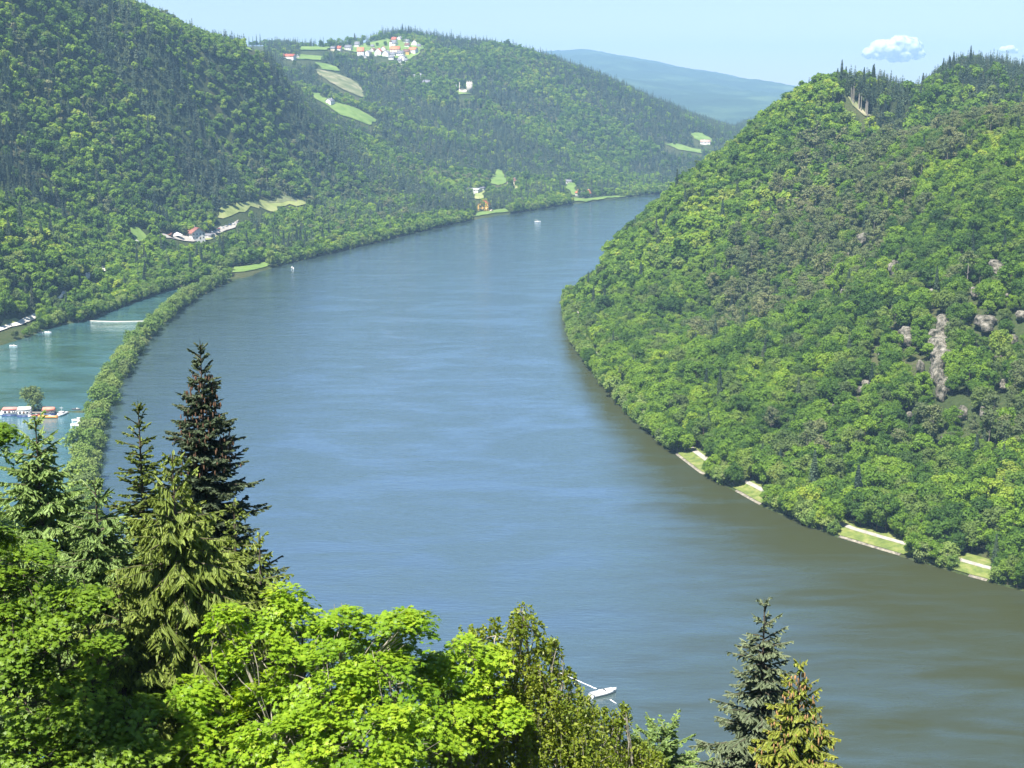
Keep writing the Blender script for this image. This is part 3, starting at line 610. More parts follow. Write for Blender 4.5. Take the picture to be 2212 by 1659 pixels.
def grow_forest():
    pts = []
    y = 110.0
    while y < 4300:
        s = 5.3 if y < 1200 else 6.2 if y < 2200 else 7.8
        half = 0.40 * y + 90; xs = np.arange(-half, half, s)
        pts.append(np.c_[xs + rng.uniform(-.42, .42, len(xs)) * s, y + rng.uniform(-.42, .42, len(xs)) * s]); y += s
    L_ = RB[::1]                                  # a denser fringe along the tow path, both sides
    for d0, st in ((1.0, 1), (3.6, 2), (11.5, 2), (15.5, 2)):
        o = offset(L_, sgn * d0)[::st]; pts.append(o + rng.uniform(-.7, .7, o.shape))
    for line in (np.array(left_bank[:17]), np.array(basin_shore[2:])):       # overhanging trees on the other shores
        ln = dense(line, 5.0)
        for d0 in (2.4, 6.0):
            for sg in (1, -1):
                o = offset(ln, sg * d0); ok = shore_signed(o[:, 0], o[:, 1]) > .8; pts.append(o[ok] + rng.uniform(-1.0, 1.0, o[ok].shape))
    p = np.concatenate(pts); x, y = p[:, 0], p[:, 1]
    s = shore_signed(x, y); p = p[s > 0.4]; s = s[s > 0.4]; x, y = p[:, 0], p[:, 1]
    z = height(x, y)
    # species: conifers in noisy stands, pines on dry spots of the right hill
    right = (x > 30) & (y < 1750) & (x > (y - 1100) * .25)
    n1 = fbm(x / 150 + 3, y / 150, 3); n2 = fbm(x / 60 + 40, y / 60, 3); r = rng.random(len(x))
    u0, v0 = proj(x, y, z + 6)
    con = np.where(right, np.where(y > 1270, n1 > -.22, np.where(inpoly(u0, v0, [(1800, 150), (1900, 165), (1975, 200), (1960, 290), (1860, 290), (1820, 220)]), n1 > -.12, n1 > .25)), n1 * 1.1 + n2 * .5 + np.where(y > 2200, .06, 0) > .0) & (s > 22)
    con &= r < np.where(right & (y < 1080), .6, np.where(right, .92, .82))
    con |= (rng.random(len(x)) < np.where(right, .035, .1)) & (s > 10)
    u0, v0 = proj(x, y, z + 6)
    pn = fbm(x / 70 + 9, y / 70 + 5, 3)
    pine = right & ~con & (y < 1100) & (s > 30) & ((pn > .13) | (inpoly(u0, v0, [(1750, 280), (2000, 340), (1980, 460), (1850, 620), (1650, 640), (1560, 560), (1600, 420)]) & (pn > .0))) & (rng.random(len(x)) < .5)
    pine |= ~right & ~con & (pn > .2) & (rng.random(len(x)) < .5) & (s > 30)
    con |= right & (y > 1180) & inpoly(u0, v0, [(1962, 300), (1985, 150), (2060, 60), (2500, 60), (2500, 310)]) & (rng.random(len(x)) < .72) & (n2 > -.16)
    kind = np.where(con, 1, np.where(pine, 2, 0))
    spit = (polydist(x, y, SPIT_A, False) < 7) & (y > 380); jet = polydist(x, y, JET_A, False) < 7
    kind = np.where(spit | ((s < 9) & (rng.random(len(x)) < .5)), 3, kind)
    scale = rng.uniform(.72, 1.28, len(x)) * np.where(rng.random(len(x)) < .08, 1.25, 1.0)
    scale = np.where(kind == 0, scale * np.where(right, .86, .84), scale)
    scale = np.where(kind == 1, scale * np.where(right, .74, .9), scale)
    scale = np.where((s < 9) & (kind == 0), scale * .78, scale)
    scale = np.where((kind == 3) & ~spit, scale * .95, scale)
    scale = np.where(spit, scale * 1.12, scale)
    H = np.array([12., 17., 14., 7.5])[kind] * scale
    keep = np.ones(len(x), bool) & ~jet
    # nothing on the tow path
    dr = polydist(x, y, RB, False); keep &= ~((dr < 10.0) & (x > 0) & (y < 1150)) | (dr < 5.6)
    keep |= (dr < 9.0) & (dr > 5.2) & (x > 0) & (rng.random(len(x)) < 0.0)
    # nothing that would hide the open patches, houses and lawns
    lim = np.array([CAMZ])
    for poly in CLEAR:
        x0, y0, x1, y1 = poly[:, 0].min() - 60, poly[:, 1].min() - 40, poly[:, 0].max() + 60, poly[:, 1].max() + 200
        near = np.where((u0 > x0) & (u0 < x1) & (v0 > y0) & (v0 < y1))[0]
        if not len(near): continue
        hitm = np.zeros(len(near), bool); cu = F / np.maximum(y[near], 50)
        for f in (0.0, .2, .4, .6, .8, .96):
            for w_ in (-1.0, 0, 1.0):
                jx = fbm(x[near] / 14, y[near] / 14, 2) * np.where(y[near] > 1400, 22, 9)
                uu, vv = proj(x[near] + w_ * np.array([2.6, 1.6, 1.8, 2.2])[kind[near]] * scale[near] * (1 - f * .6), y[near], z[near] + H[near] * f); hitm |= inpoly(uu + jx, vv + jx * .6, poly)
        keep[near[hitm]] = False
    # our own slope: only what stays under the picture
    own = (y < 330) & (x < 420)
    ut, vt = proj(x, y, z + H); keep &= ~(own & (vt < 1720))
    # beyond the frame: keep a margin only
    ub, vb = proj(x, y, z); keep &= (ut > -500) & (ut < 2712) & (vb > -300)
    p, z, s, kind, scale, H = p[keep], z[keep], s[keep], kind[keep], scale[keep], H[keep]; x, y = p[:, 0], p[:, 1]
    # which ones show: in frame and not behind a hill
    ut, vt = proj(x, y, z + H * .7)
    vis = (ut > -8) & (ut < 2220) & (vt > -8) & (vt < 1640)
    iv = np.where(vis & (y < 1700))[0]
    blocked = np.zeros(len(iv), bool)
    for f in np.linspace(.25, .97, 34):
        blocked |= height(x[iv] * f, y[iv] * f) + 8 > CAMZ + (z[iv] + H[iv] * 1.0 - CAMZ) * f
    vis[iv[blocked]] = False
    size = np.where(vis, H * F / y, 0)
    size = np.where(vis & (y >= 1700), H * F / y * .5, size)
    print('fringe', int(((dr := polydist(x, y, RB, False)) < 5.6).sum()), 'of', len(x)); return x, y, z, s, kind, scale, H, size
FX, FY, FZ, FS, FK, FSC, FH, FSIZE = grow_forest()
NAMES = ['broadleaf_tree', 'spruce_tree', 'pine_tree', 'willow_tree']
FNAMES = ['broadleaf_forest', 'spruce_forest', 'pine_forest', 'willow_scrub']
FLAB = ['bright green broadleaf woods covering the hillsides above the river', 'dark spruce stands spread through the wooded hillsides', 'grey green pines thinly mixed into the hillside woods', 'pale green willow scrub lining the water edges']
CATS = ['tree'] * 4
MARKS = [(1500, 1005, 'the upper short gravel path stretch'), (1615, 1070, 'the second short gravel path stretch'), (1880, 1165, 'the long gravel path stretch'), (2110, 1225, 'the last gravel path stretch'),
         (2030, 800, 'the tall pale rock face'), (1950, 735, 'the slanting pale rock'), (2130, 715, 'the brownish rock slab'), (1865, 525, 'the small topmost pale rock'), (1228, 665, 'the tip of the wooded headland'),
         (1400, 930, 'the shaded inner river bank'), (1850, 230, 'the row of bare pine trunks'), (1700, 190, 'the shoulder of the right summit'), (2060, 130, 'the rear right summit'), (2200, 300, 'the crest at the right edge'),
         (2200, 1100, 'the right edge above the towpath'), (1700, 700, 'the middle of the right hillside'), (1500, 560, 'the upper left flank of the right hill'), (1700, 950, 'the lower right hillside'), (2000, 1000, 'the slope under the rocks'), (1950, 400, 'the greyish upper slope'),
         (1350, 760, 'the headland slope near the waterline'), (260, 760, 'the upper bend of the breakwater'), (200, 900, 'the jetty end of the breakwater'), (400, 640, 'the far end of the breakwater'), (185, 1020, 'the near end of the breakwater'),
         (60, 690, 'the white lane on the left shore'), (150, 650, 'the left shore rowing boats'), (300, 620, 'the dark inner corner of the basin'), (60, 560, 'the steep shaded left slope'), (330, 530, 'the white inn'), (600, 500, 'the riverside under the hay meadow'),
         (40, 400, 'the left edge hillside'), (300, 300, 'the middle of the left hill'), (900, 480, 'the far left river bank')]
def forest_objects():
    qs = [np.quantile(FSC[(FK == k) & (FSIZE > 0)], [.2, .4, .6, .8]) for k in range(4)]
    for k in range(4):
        sel = np.where(FK == k)[0]; order = sel[np.argsort(-FSIZE[sel])]
        ntop = min(300, int((FSIZE[sel] > 0).sum())); top, rest = order[:ntop], order[ntop:]
        near, col, nn, nf = PROTO[NAMES[k]]
        ut, vt = proj(FX, FY, FZ + FH * .6)
        for i in top:
            a, b = near[int(rng.integers(len(near)))]
            g = empty(NAMES[k], (FX[i], FY[i], FZ[i] - .2), rng.random() * 6.28); g.scale = (FSC[i], FSC[i], FSC[i] * rng.uniform(.92, 1.1))
            link('crown', a, g); link('trunk', b, g)
            j = min(range(len(MARKS)), key=lambda q: (MARKS[q][0] - ut[i]) ** 2 + (MARKS[q][1] - vt[i]) ** 2); near_what = MARKS[j][2]
            big = ['low', 'small', 'middling', 'big', 'huge'][int(np.searchsorted(qs[k], FSC[i]))]
            du, dv = ut[i] - MARKS[j][0], vt[i] - MARKS[j][1]
            if du * du + dv * dv < 1600: side = 'at '
            elif abs(du) > 2 * abs(dv): side = 'right of ' if du > 0 else 'left of '
            elif abs(dv) > 2 * abs(du): side = 'below ' if dv > 0 else 'above '
            else: side = ('below' if dv > 0 else 'above') + (' and right of ' if du > 0 else ' and left of ')
            where = 'at the water ' + side if FS[i] < 10 else side
            look = {0: 'broadleaf tree', 1: 'spruce', 2: 'pine', 3: 'willow'}[k]
            j2 = min((q for q in range(len(MARKS)) if q != j), key=lambda q: (MARKS[q][0] - ut[i]) ** 2 + (MARKS[q][1] - vt[i]) ** 2)
            lab = big + ' ' + look + ' ' + where + near_what; l2 = lab + ', towards ' + MARKS[j2][2]
            if len(l2.split()) <= 16: lab = l2
            tag(g, lab, 'tree', {0: 'broadleaf trees of the wooded slopes', 1: 'spruces of the wooded slopes', 2: 'pines of the wooded slopes', 3: 'willows along the water'}[k])
        d = FY[rest]; far = d > (950 if k != 3 else 1100)
        idx = np.where(far, nn + rng.integers(0, nf, len(rest)), rng.integers(0, nn, len(rest)))
        sc_ = np.c_[FSC[rest], FSC[rest], FSC[rest] * rng.uniform(.88, 1.15, len(rest))]
        gn_forest(FNAMES[k], np.c_[FX[rest], FY[rest], FZ[rest] - .2], rng.random(len(rest)) * 6.28, sc_, idx, col, FLAB[k])
        print(NAMES[k], len(top), len(rest), 'smallest individual px', FSIZE[top].min() if len(top) else 0)
forest_objects()

lap('forest')
# ------------------------------------------------------------------ trees close by, on our own slope
def at(u, v, D): return np.array(P(u, v, D))
def maple_leaf():
    tips = [(90, 1.0), (62, .48), (42, .9), (12, .42), (-12, .68), (-55, .34), (-90, .2), (-125, .34), (192, .68), (168, .42), (138, .9), (118, .48)]
    V = [(0, 0, .03)] + [(math.cos(R(a)) * r * .6, math.sin(R(a)) * r * .6, -.10 * r * r) for a, r in tips]
    return np.array(V), np.array([(0, i + 1, (i + 1) % 12 + 1) for i in range(12)])
MLV, MLT = maple_leaf()
BLV = np.array([(0, -.5, 0), (.34, -.05, .05), (0, .6, -.06), (-.34, -.05, .05)])
def limb(acc, a, b, r0, r1, bend=.12, n=6, m=0):
    a = np.array(a, float); b = np.array(b, float); t = np.linspace(0, 1, n)[:, None]; L = np.linalg.norm(b - a)
    o = rng.normal(0, bend * L, 3) * np.array([1, 1, .3]); pts = a + (b - a) * t + o * (t * (1 - t) * 4 * .5) + rng.normal(0, .01 * L, (n, 3)) * (t * (1 - t) * 4)
    tube(acc, pts, np.linspace(r0, r1, n), 7 if r0 > .04 else 5, .5, m); return pts
def leafy_tree(name, label, lumps, D, leaves, bark, density=1.0, leaf='maple', base_uv=None, size=.15, tint=0.5):
    """crown built from lumps (u, v, radius in px, depth offset); trunk down to the ground"""
    px = D / F
    Ls = [(at(u, v, D + dd), r * px * (1 + dd / D)) for u, v, r, dd in lumps]
    cx = np.mean([l[0] for l in Ls], axis=0); gx, gy = (cx[0], cx[1]) if base_uv is None else tuple(at(base_uv, 1600, D)[:2])
    gz = float(height(np.array([gx]), np.array([gy]))[0])
    root = empty(name, (gx, gy, gz)); tag(root, label, 'tree'); off = np.array([gx, gy, gz])
    wood = Acc(); crown = Acc(); fork = np.array([gx, gy, gz + (min(l[0][2] - l[1] for l in Ls) - gz) * .75 + .3])
    limb(wood, (gx, gy, gz - .4), fork, .2, .15, .02)
    for Cn, r in Ls:
        pts = limb(wood, fork, Cn + np.array([0, 0, r * .15]), .07 + .02 * r, .022, .12, 8)
        for k in range(int(7 + r * 7)):
            e = sph(1, .3)[0]; limb(wood, pts[rng.integers(4, 8)], Cn + e * r * .88, .016, .005, .2, 5)
        if leaf == 'maple':
            # flat leafy pads at the branch ends, stacked in tiers with shade between them
            ns = int(15 * r * r * density) + 6
            e = sph(ns, .35); sp_ = Cn + e * (r * rng.uniform(.5, 1.02, ns) ** .6)[:, None] * np.array([1, 1, .92]); sd_ = rng.uniform(.26, .55, ns)
            for s_i in range(ns):
                k = int(95 * sd_[s_i] ** 1.3 / .3); nrm = e[s_i] * .45 + np.array([0, 0, 1.0]) + rng.normal(0, .14, 3); Mf = frames(nrm[None])[0]
                a = rng.random(k) * 6.283; lob = 1 + .3 * np.sin(a * 3 + rng.random() * 6) + .15 * np.sin(a * 5 + rng.random() * 6); q = np.sqrt(rng.random(k)) * sd_[s_i] * lob
                pos = sp_[s_i] + (np.c_[np.cos(a) * q, np.sin(a) * q, -q * q * .55 + rng.normal(0, .035, k)] @ Mf.T)
                ln = nrm + rng.normal(0, .3, (k, 3)) + np.c_[np.cos(a) * q, np.sin(a) * q, 0 * a] * .5; ct = tint + rng.normal(0, .12)
                scatter(crown, MLV, MLT, pos, frames(ln), size * rng.uniform(.65, 1.2, k), np.clip(ct + rng.normal(0, .12, k) + e[s_i][2] * .12, 0, 1))
                tube(wood, [Cn + (sp_[s_i] - Cn) * .2, (Cn + sp_[s_i]) / 2 + np.array([0, 0, .05]), sp_[s_i] - np.array([0, 0, .02])], [.012, .008, .004], 4, .5)
        else:
            ns = int(95 * r * r * density) + 10
            e = sph(ns, .3); top = Cn + e * (r * rng.uniform(.3, 1.03, ns) ** .5)[:, None]
            for s_i in range(ns):
                k = int(rng.integers(14, 26)); L = rng.uniform(.3, .75); t = np.linspace(0, 1, k)
                d_ = np.array([e[s_i][0] * .55, e[s_i][1] * .55, .1]); line = top[s_i] + d_ * (t * L * .7)[:, None] + np.c_[0 * t, 0 * t, -t * t * L]
                pos = line + rng.normal(0, .035, (k, 3)); ct = tint + rng.normal(0, .12)
                scatter(crown, BLV, QT, pos, frames(sph(k) + np.array([0, 0, .5])), size * rng.uniform(.6, 1.25, k), np.clip(ct + rng.normal(0, .16, k), 0, 1))
                if s_i % 3 == 0: tube(wood, line[::5], .004, 3, .5)
    mt = wood.mesh('trunk', bark, True); mc = crown.mesh('crown', leaves)
    for me in (mt, mc):
        co = np.empty(len(me.vertices) * 3, np.float32); me.vertices.foreach_get('co', co); me.vertices.foreach_set('co', (co.reshape(-1, 3) - off).astype(np.float32).ravel()); me.update()
    link('trunk', mt, root); link('crown', mc, root); return root
def near_spruce(label, u, v, D, slope, needles, droop=.0, rmax=3.4, dens=1.0, cones=None, ncone=0, cone_z=(0.5, 4), visible=7.5, name='spruce_tree', tint=.5, gap=.40, power=.85, leanx=0.0):
    top = at(u, v, D); gz = float(height(np.array([top[0]]), np.array([top[1]]))[0]); Ht = top[2] - gz
    root = empty(name, (top[0], top[1], gz)); tag(root, label, 'tree')
    wood = Acc(); crown = Acc(); cn = Acc(); tipv = np.array([(-.5, 0, 0), (.5, 0, 0), (.34, .6, .0), (0, 1.0, 0), (-.34, .6, 0)]); tipt = np.array([(0, 1, 2), (0, 2, 4), (4, 2, 3)])
    zz = np.linspace(-.4, Ht, 16); tube(wood, np.c_[leanx * (zz / Ht) ** 2 * 0, 0 * zz, zz], np.interp(zz, [0, Ht], [.2, .012]), 8, .5)
    depth = .22; whorl = 0
    def branch(z, a, L, up, young):
        n = max(4, int(L / .12)); t = np.linspace(0, 1, n)
        rr = L * t; zb = z + L * (up * t - (.35 + droop * .3) * t * t * (0 if young else 1) + .25 * t ** 3 * (0 if young else 1)); sw = rng.normal(0, .06) * L * t * t
        ca, sa = math.cos(a), math.sin(a); line = np.c_[ca * rr - sa * sw, sa * rr + ca * sw, zb]
        tube(wood, line, np.linspace(.012 + .008 * L, .004, n), 4, .5)
        # side shoots
        m = max(3, int(L / (.062 / dens))); tt = np.sort(rng.uniform(.12, 1, m)); idx = tt * (n - 1); i0 = np.minimum(idx.astype(int), n - 2); f = (idx - i0)[:, None]
        bp_ = line[i0] * (1 - f) + line[i0 + 1] * f; dirv = line[i0 + 1] - line[i0]; dirv /= np.linalg.norm(dirv, axis=1, keepdims=True) + 1e-9
        side = np.where(np.arange(m) % 2 == 0, 1.0, -1.0)[:, None]; perp = np.cross(dirv, [0, 0, 1.0]); perp /= np.linalg.norm(perp, axis=1, keepdims=True) + 1e-9
        sl = np.minimum(.06 + (1 - tt) * L * .42, .42 + droop * .25) * rng.uniform(.6, 1.2, m)
        sdv = dirv * .75 + perp * side * .8 + np.array([0, 0, -.1 - droop * 1.5]) + rng.normal(0, .14, (m, 3)); sdv /= np.linalg.norm(sdv, axis=1, keepdims=True)
        starts = [bp_]; dirs = [sdv]; lens = [sl]; tipf = [tt * .3]
        # second order twigs
        for q in (.35, .7):
            lp = bp_ + sdv * (sl * q)[:, None]; s2 = np.where(rng.random(m) < .5, 1.0, -1.0)[:, None]; pp = np.cross(sdv, [0, 0, 1.0]); pp /= np.linalg.norm(pp, axis=1, keepdims=True) + 1e-9
            dv = sdv * .8 + pp * s2 * .8 + np.array([0, 0, -droop]) + rng.normal(0, .1, (m, 3)); dv /= np.linalg.norm(dv, axis=1, keepdims=True)
            starts.append(lp); dirs.append(dv); lens.append(sl * .5); tipf.append(tt * .3 + .15)
        # the end shoot itself
        starts.append(line[:-1]); dd = np.diff(line, axis=0); ln_ = np.linalg.norm(dd, axis=1); dirs.append(dd / ln_[:, None]); lens.append(ln_ * 1.35); tipf.append(np.linspace(0, .45, n - 1))
        S = np.concatenate(starts); Dv = np.concatenate(dirs); Ln = np.concatenate(lens); Tf = np.concatenate(tipf); k = len(S)
        sp_ = rng.random(k) * 3.14
        for add in (0, 1.57):
            ref = np.cross(Dv, rng.normal(0, 1, (k, 3)) if add == 0 else rng.normal(0, 1, (k, 3))); ref /= np.linalg.norm(ref, axis=1, keepdims=True) + 1e-9
            M = np.stack([ref, Dv, np.cross(ref, Dv)], -1)
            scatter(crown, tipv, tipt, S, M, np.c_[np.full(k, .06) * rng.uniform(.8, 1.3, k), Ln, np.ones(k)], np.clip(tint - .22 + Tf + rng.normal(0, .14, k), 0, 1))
    while depth < Ht * .9:
        young = depth < 1.0; r = min(rmax, slope * depth ** power * 1.02 + .08)
        vis_ = depth < visible; nb = int(rng.integers(4, 6)) if young else int(rng.integers(5, 8)) if vis_ else 5
        a0 = rng.random() * 6.28
        for b in range(nb):
            L = r * rng.uniform(.72, 1.15); a = a0 + b / nb * 6.283 + rng.normal(0, .2)
            branch(Ht - depth + rng.normal(0, .09), a, L, (1.0 if depth < .5 else .75) if young else .3 + .3 * max(0, 1 - depth / 4) + rng.normal(0, .12), young)
        if vis_ and not young:
            for b in range(int(4.5 * dens) + 1): branch(Ht - depth - rng.uniform(.02, gap), rng.random() * 6.28, r * rng.uniform(.45, 1.0), rng.uniform(.1, .6), False)
        depth += (gap if vis_ else gap * 2.0) * (1.15 if young else 1) * rng.uniform(.88, 1.12)
    # leader
    branch(Ht - .25, 0, .08, 3.4, True); scatter(crown, tipv, tipt, np.array([[0, 0, Ht - .3]] * 3), np.stack([np.array(frames(np.array([[math.cos(q), math.sin(q), 0.0]]), np.zeros(1))[0])[:, [1, 0, 2]] * 0 + np.array([[math.cos(q), 0, math.sin(q)], [math.sin(q), 0, -math.cos(q)], [0, 1, 0]]) for q in (0, 1, 2)]), np.array([[.045, .45, 1]] * 3), np.full(3, tint))
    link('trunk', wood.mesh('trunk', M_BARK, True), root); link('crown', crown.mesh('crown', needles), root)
    if cones:
        for i in range(ncone):
            dp = rng.uniform(*cone_z); r = min(rmax, slope * dp ** power) * rng.uniform(.55, 1.0); a = rng.random() * 6.283; z = Ht - dp - r * .05; L = rng.uniform(.09, .15)
            tube(cn, [(math.cos(a) * r, math.sin(a) * r, z), (math.cos(a) * r + rng.normal(0, .01), math.sin(a) * r, z - L * .5), (math.cos(a) * r, math.sin(a) * r, z - L)], [.012, .022, .008], 6, .5)
        o = link('cones', cn.mesh('cones', cones, True), root); o['kind'] = 'stuff'
    return root
near_spruce('tall dark spruce with brown cones near its top, standing highest of the near trees', 432, 742, 39, .38, M_NEEDLE_DARK, .12, 2.5, 1.3, M_CONE, 300, (.8, 3.4), 8, tint=.55, gap=.27)
near_spruce('slender dark spruce left of the cone-laden tall one, with a forked tip', 298, 872, 38, .36, M_NEEDLE, .1, 2.2, .9, visible=6, tint=.25)
near_spruce('pale green spruce in front of the marina, with arching branches', 76, 905, 36, .62, M_NEEDLE_PALE, .35, 2.6, 1.3, visible=8, tint=.7, gap=.34)
near_spruce('pale spruce cut off by the left edge beside the arching one', -45, 1010, 38, .6, M_NEEDLE_PALE, .35, 2.4, 1.2, visible=7, tint=.55)
near_spruce('small pale spruce covering the near end of the breakwater', 205, 1035, 35, .62, M_NEEDLE_PALE, .4, 2.2, 1.2, visible=6, tint=.62, gap=.34)
near_spruce('broad yellow green spruce with hanging twigs in front of the dark spruce', 372, 985, 33, .72, M_NEEDLE, .7, 2.7, 1.35, visible=7.5, tint=.58, gap=.34)
near_spruce('shaggy green spruce at the foot of the tall dark spruce', 560, 1160, 35, .5, M_NEEDLE, .5, 1.8, 1.2, visible=6, tint=.5)
near_spruce('low green spruce between the dark maple and the broad spruce', 255, 1250, 32, .6, M_NEEDLE, .6, 2.0, 1.2, visible=5, tint=.55)
near_spruce('rough spruce filling the space left of the broad hanging one', 150, 1140, 37, .6, M_NEEDLE_PALE, .4, 2.2, 1.2, visible=5.5, tint=.45)
near_spruce('dim spruce behind the shaggy green one, touching the river view', 505, 1085, 37, .5, M_NEEDLE, .35, 2.0, 1.2, visible=6.5, tint=.4)
near_spruce('grey green spruce standing alone against the river', 1652, 1302, 38, .5, M_NEEDLE_BLUE, .3, 2.6, 1.1, visible=6, tint=.5, gap=.36)
near_spruce('yellow green spruce hung with orange cones, right of the grey green one', 1728, 1432, 34, .5, M_NEEDLE_YEL, .55, 1.6, 1.3, M_CONE_OR, 200, (.2, 3.2), 5, tint=.58, gap=.3)
near_spruce('low blue green spruce at the lower right end of the near trees', 1435, 1568, 40, 1.1, M_NEEDLE_PALE, .15, 1.6, 1.6, visible=4, tint=.7, power=.6, gap=.28)
near_spruce('second low pale spruce at the lower right end of the near trees', 1392, 1600, 39, 1.0, M_NEEDLE_PALE, .3, 1.4, 1.4, visible=4, tint=.5, power=.6, gap=.3)
leafy_tree('maple_tree', 'bright yellow green maple filling the lower middle', [(560, 1430, 110, 0), (655, 1365, 78, .8), (742, 1352, 62, .4), (832, 1372, 72, .8), (882, 1345, 46, 0), (485, 1345, 42, -.3), (610, 1300, 40, .6), (700, 1480, 130, -.5), (840, 1480, 105, -.3),
    (590, 1590, 140, -1.2), (760, 1620, 150, -1.5), (900, 1600, 100, -.8), (430, 1620, 85, -1.0), (420, 1500, 55, -.4), (660, 1680, 160, -2)], 31, M_MAPLE, M_BARK_PALE, 1.0, tint=.56)
leafy_tree('maple_tree', 'dark green maple in the lower left corner', [(50, 1245, 100, .5), (165, 1290, 62, .5), (20, 1370, 110, 0), (120, 1400, 100, 0), (215, 1430, 70, 0), (50, 1520, 120, -.6), (180, 1530, 100, -.6), (290, 1560, 75, -.6), (80, 1640, 120, -1.2), (230, 1650, 110, -1.2), (-60, 1300, 120, 0), (330, 1640, 60, -1)],
    30, M_MAPLE_DK, M_BARK, 1.0, size=.145, tint=.62)
leafy_tree('maple_tree', 'leafy branch end of a maple reaching in at the left edge', [(-70, 920, 70, 0), (-130, 1020, 110, 0), (-18, 938, 26, 0), (-12, 1150, 30, 0)], 26, M_MAPLE_DK, M_BARK, .8, base_uv=-420, size=.14, tint=.4)
leafy_tree('maple_tree', 'small yellow green maple between the large maple and the birch', [(1000, 1425, 62, 0), (1058, 1415, 30, .3), (950, 1470, 58, 0), (1045, 1490, 50, 0), (990, 1550, 70, -.4), (1100, 1545, 48, -.3), (940, 1440, 35, 0)], 32, M_MAPLE, M_BARK_PALE, 1.0, tint=.7)
leafy_tree('maple_tree', 'dark-leaved maple added as backing behind the bright yellow green one', [(540, 1500, 110, 0), (650, 1470, 95, 0), (760, 1450, 85, 0), (860, 1470, 80, 0), (930, 1540, 80, 0), (620, 1600, 140, 0), (780, 1590, 140, 0), (900, 1630, 110, 0), (480, 1620, 120, 0), (1010, 1620, 90, 0)], 36, M_MAPLE_DK, M_BARK, 1.0, size=.17, tint=.3)  # added backing tree; dark leaf colour stands in for the crown's shaded inside
leafy_tree('birch_tree', 'birch with fine hanging foliage in front of the river', [(1130, 1358, 40, 0), (1072, 1380, 50, .3), (1015, 1392, 40, .6), (1165, 1440, 52, 0), (1105, 1470, 80, 0), (1165, 1530, 82, -.2), (1235, 1560, 66, 0), (1100, 1590, 105, -.4), (1200, 1630, 100, -.4), (1275, 1640, 66, 0), (1020, 1630, 90, -.6), (1130, 1325, 24, 0), (1192, 1392, 15, 0), (1215, 1480, 42, 0), (1150, 1560, 110, 1.5), (1060, 1540, 90, 1.5)],
    33, M_BIRCH, M_BARK_PALE, 1.5, 'birch', size=.095, tint=.68)
leafy_tree('birch_tree', 'lower birch sloping down beside the white motorboat', [(1298, 1560, 38, 0), (1258, 1525, 38, 0), (1338, 1560, 15, 0), (1330, 1618, 48, 0), (1378, 1625, 38, .4), (1290, 1650, 70, 0), (1360, 1665, 60, 0), (1345, 1528, 9, 0), (1240, 1600, 60, 1), (1420, 1650, 30, .3)], 36, M_BIRCH, M_BARK_PALE, 1.6, 'birch', size=.09, tint=.62)

lap('near trees')
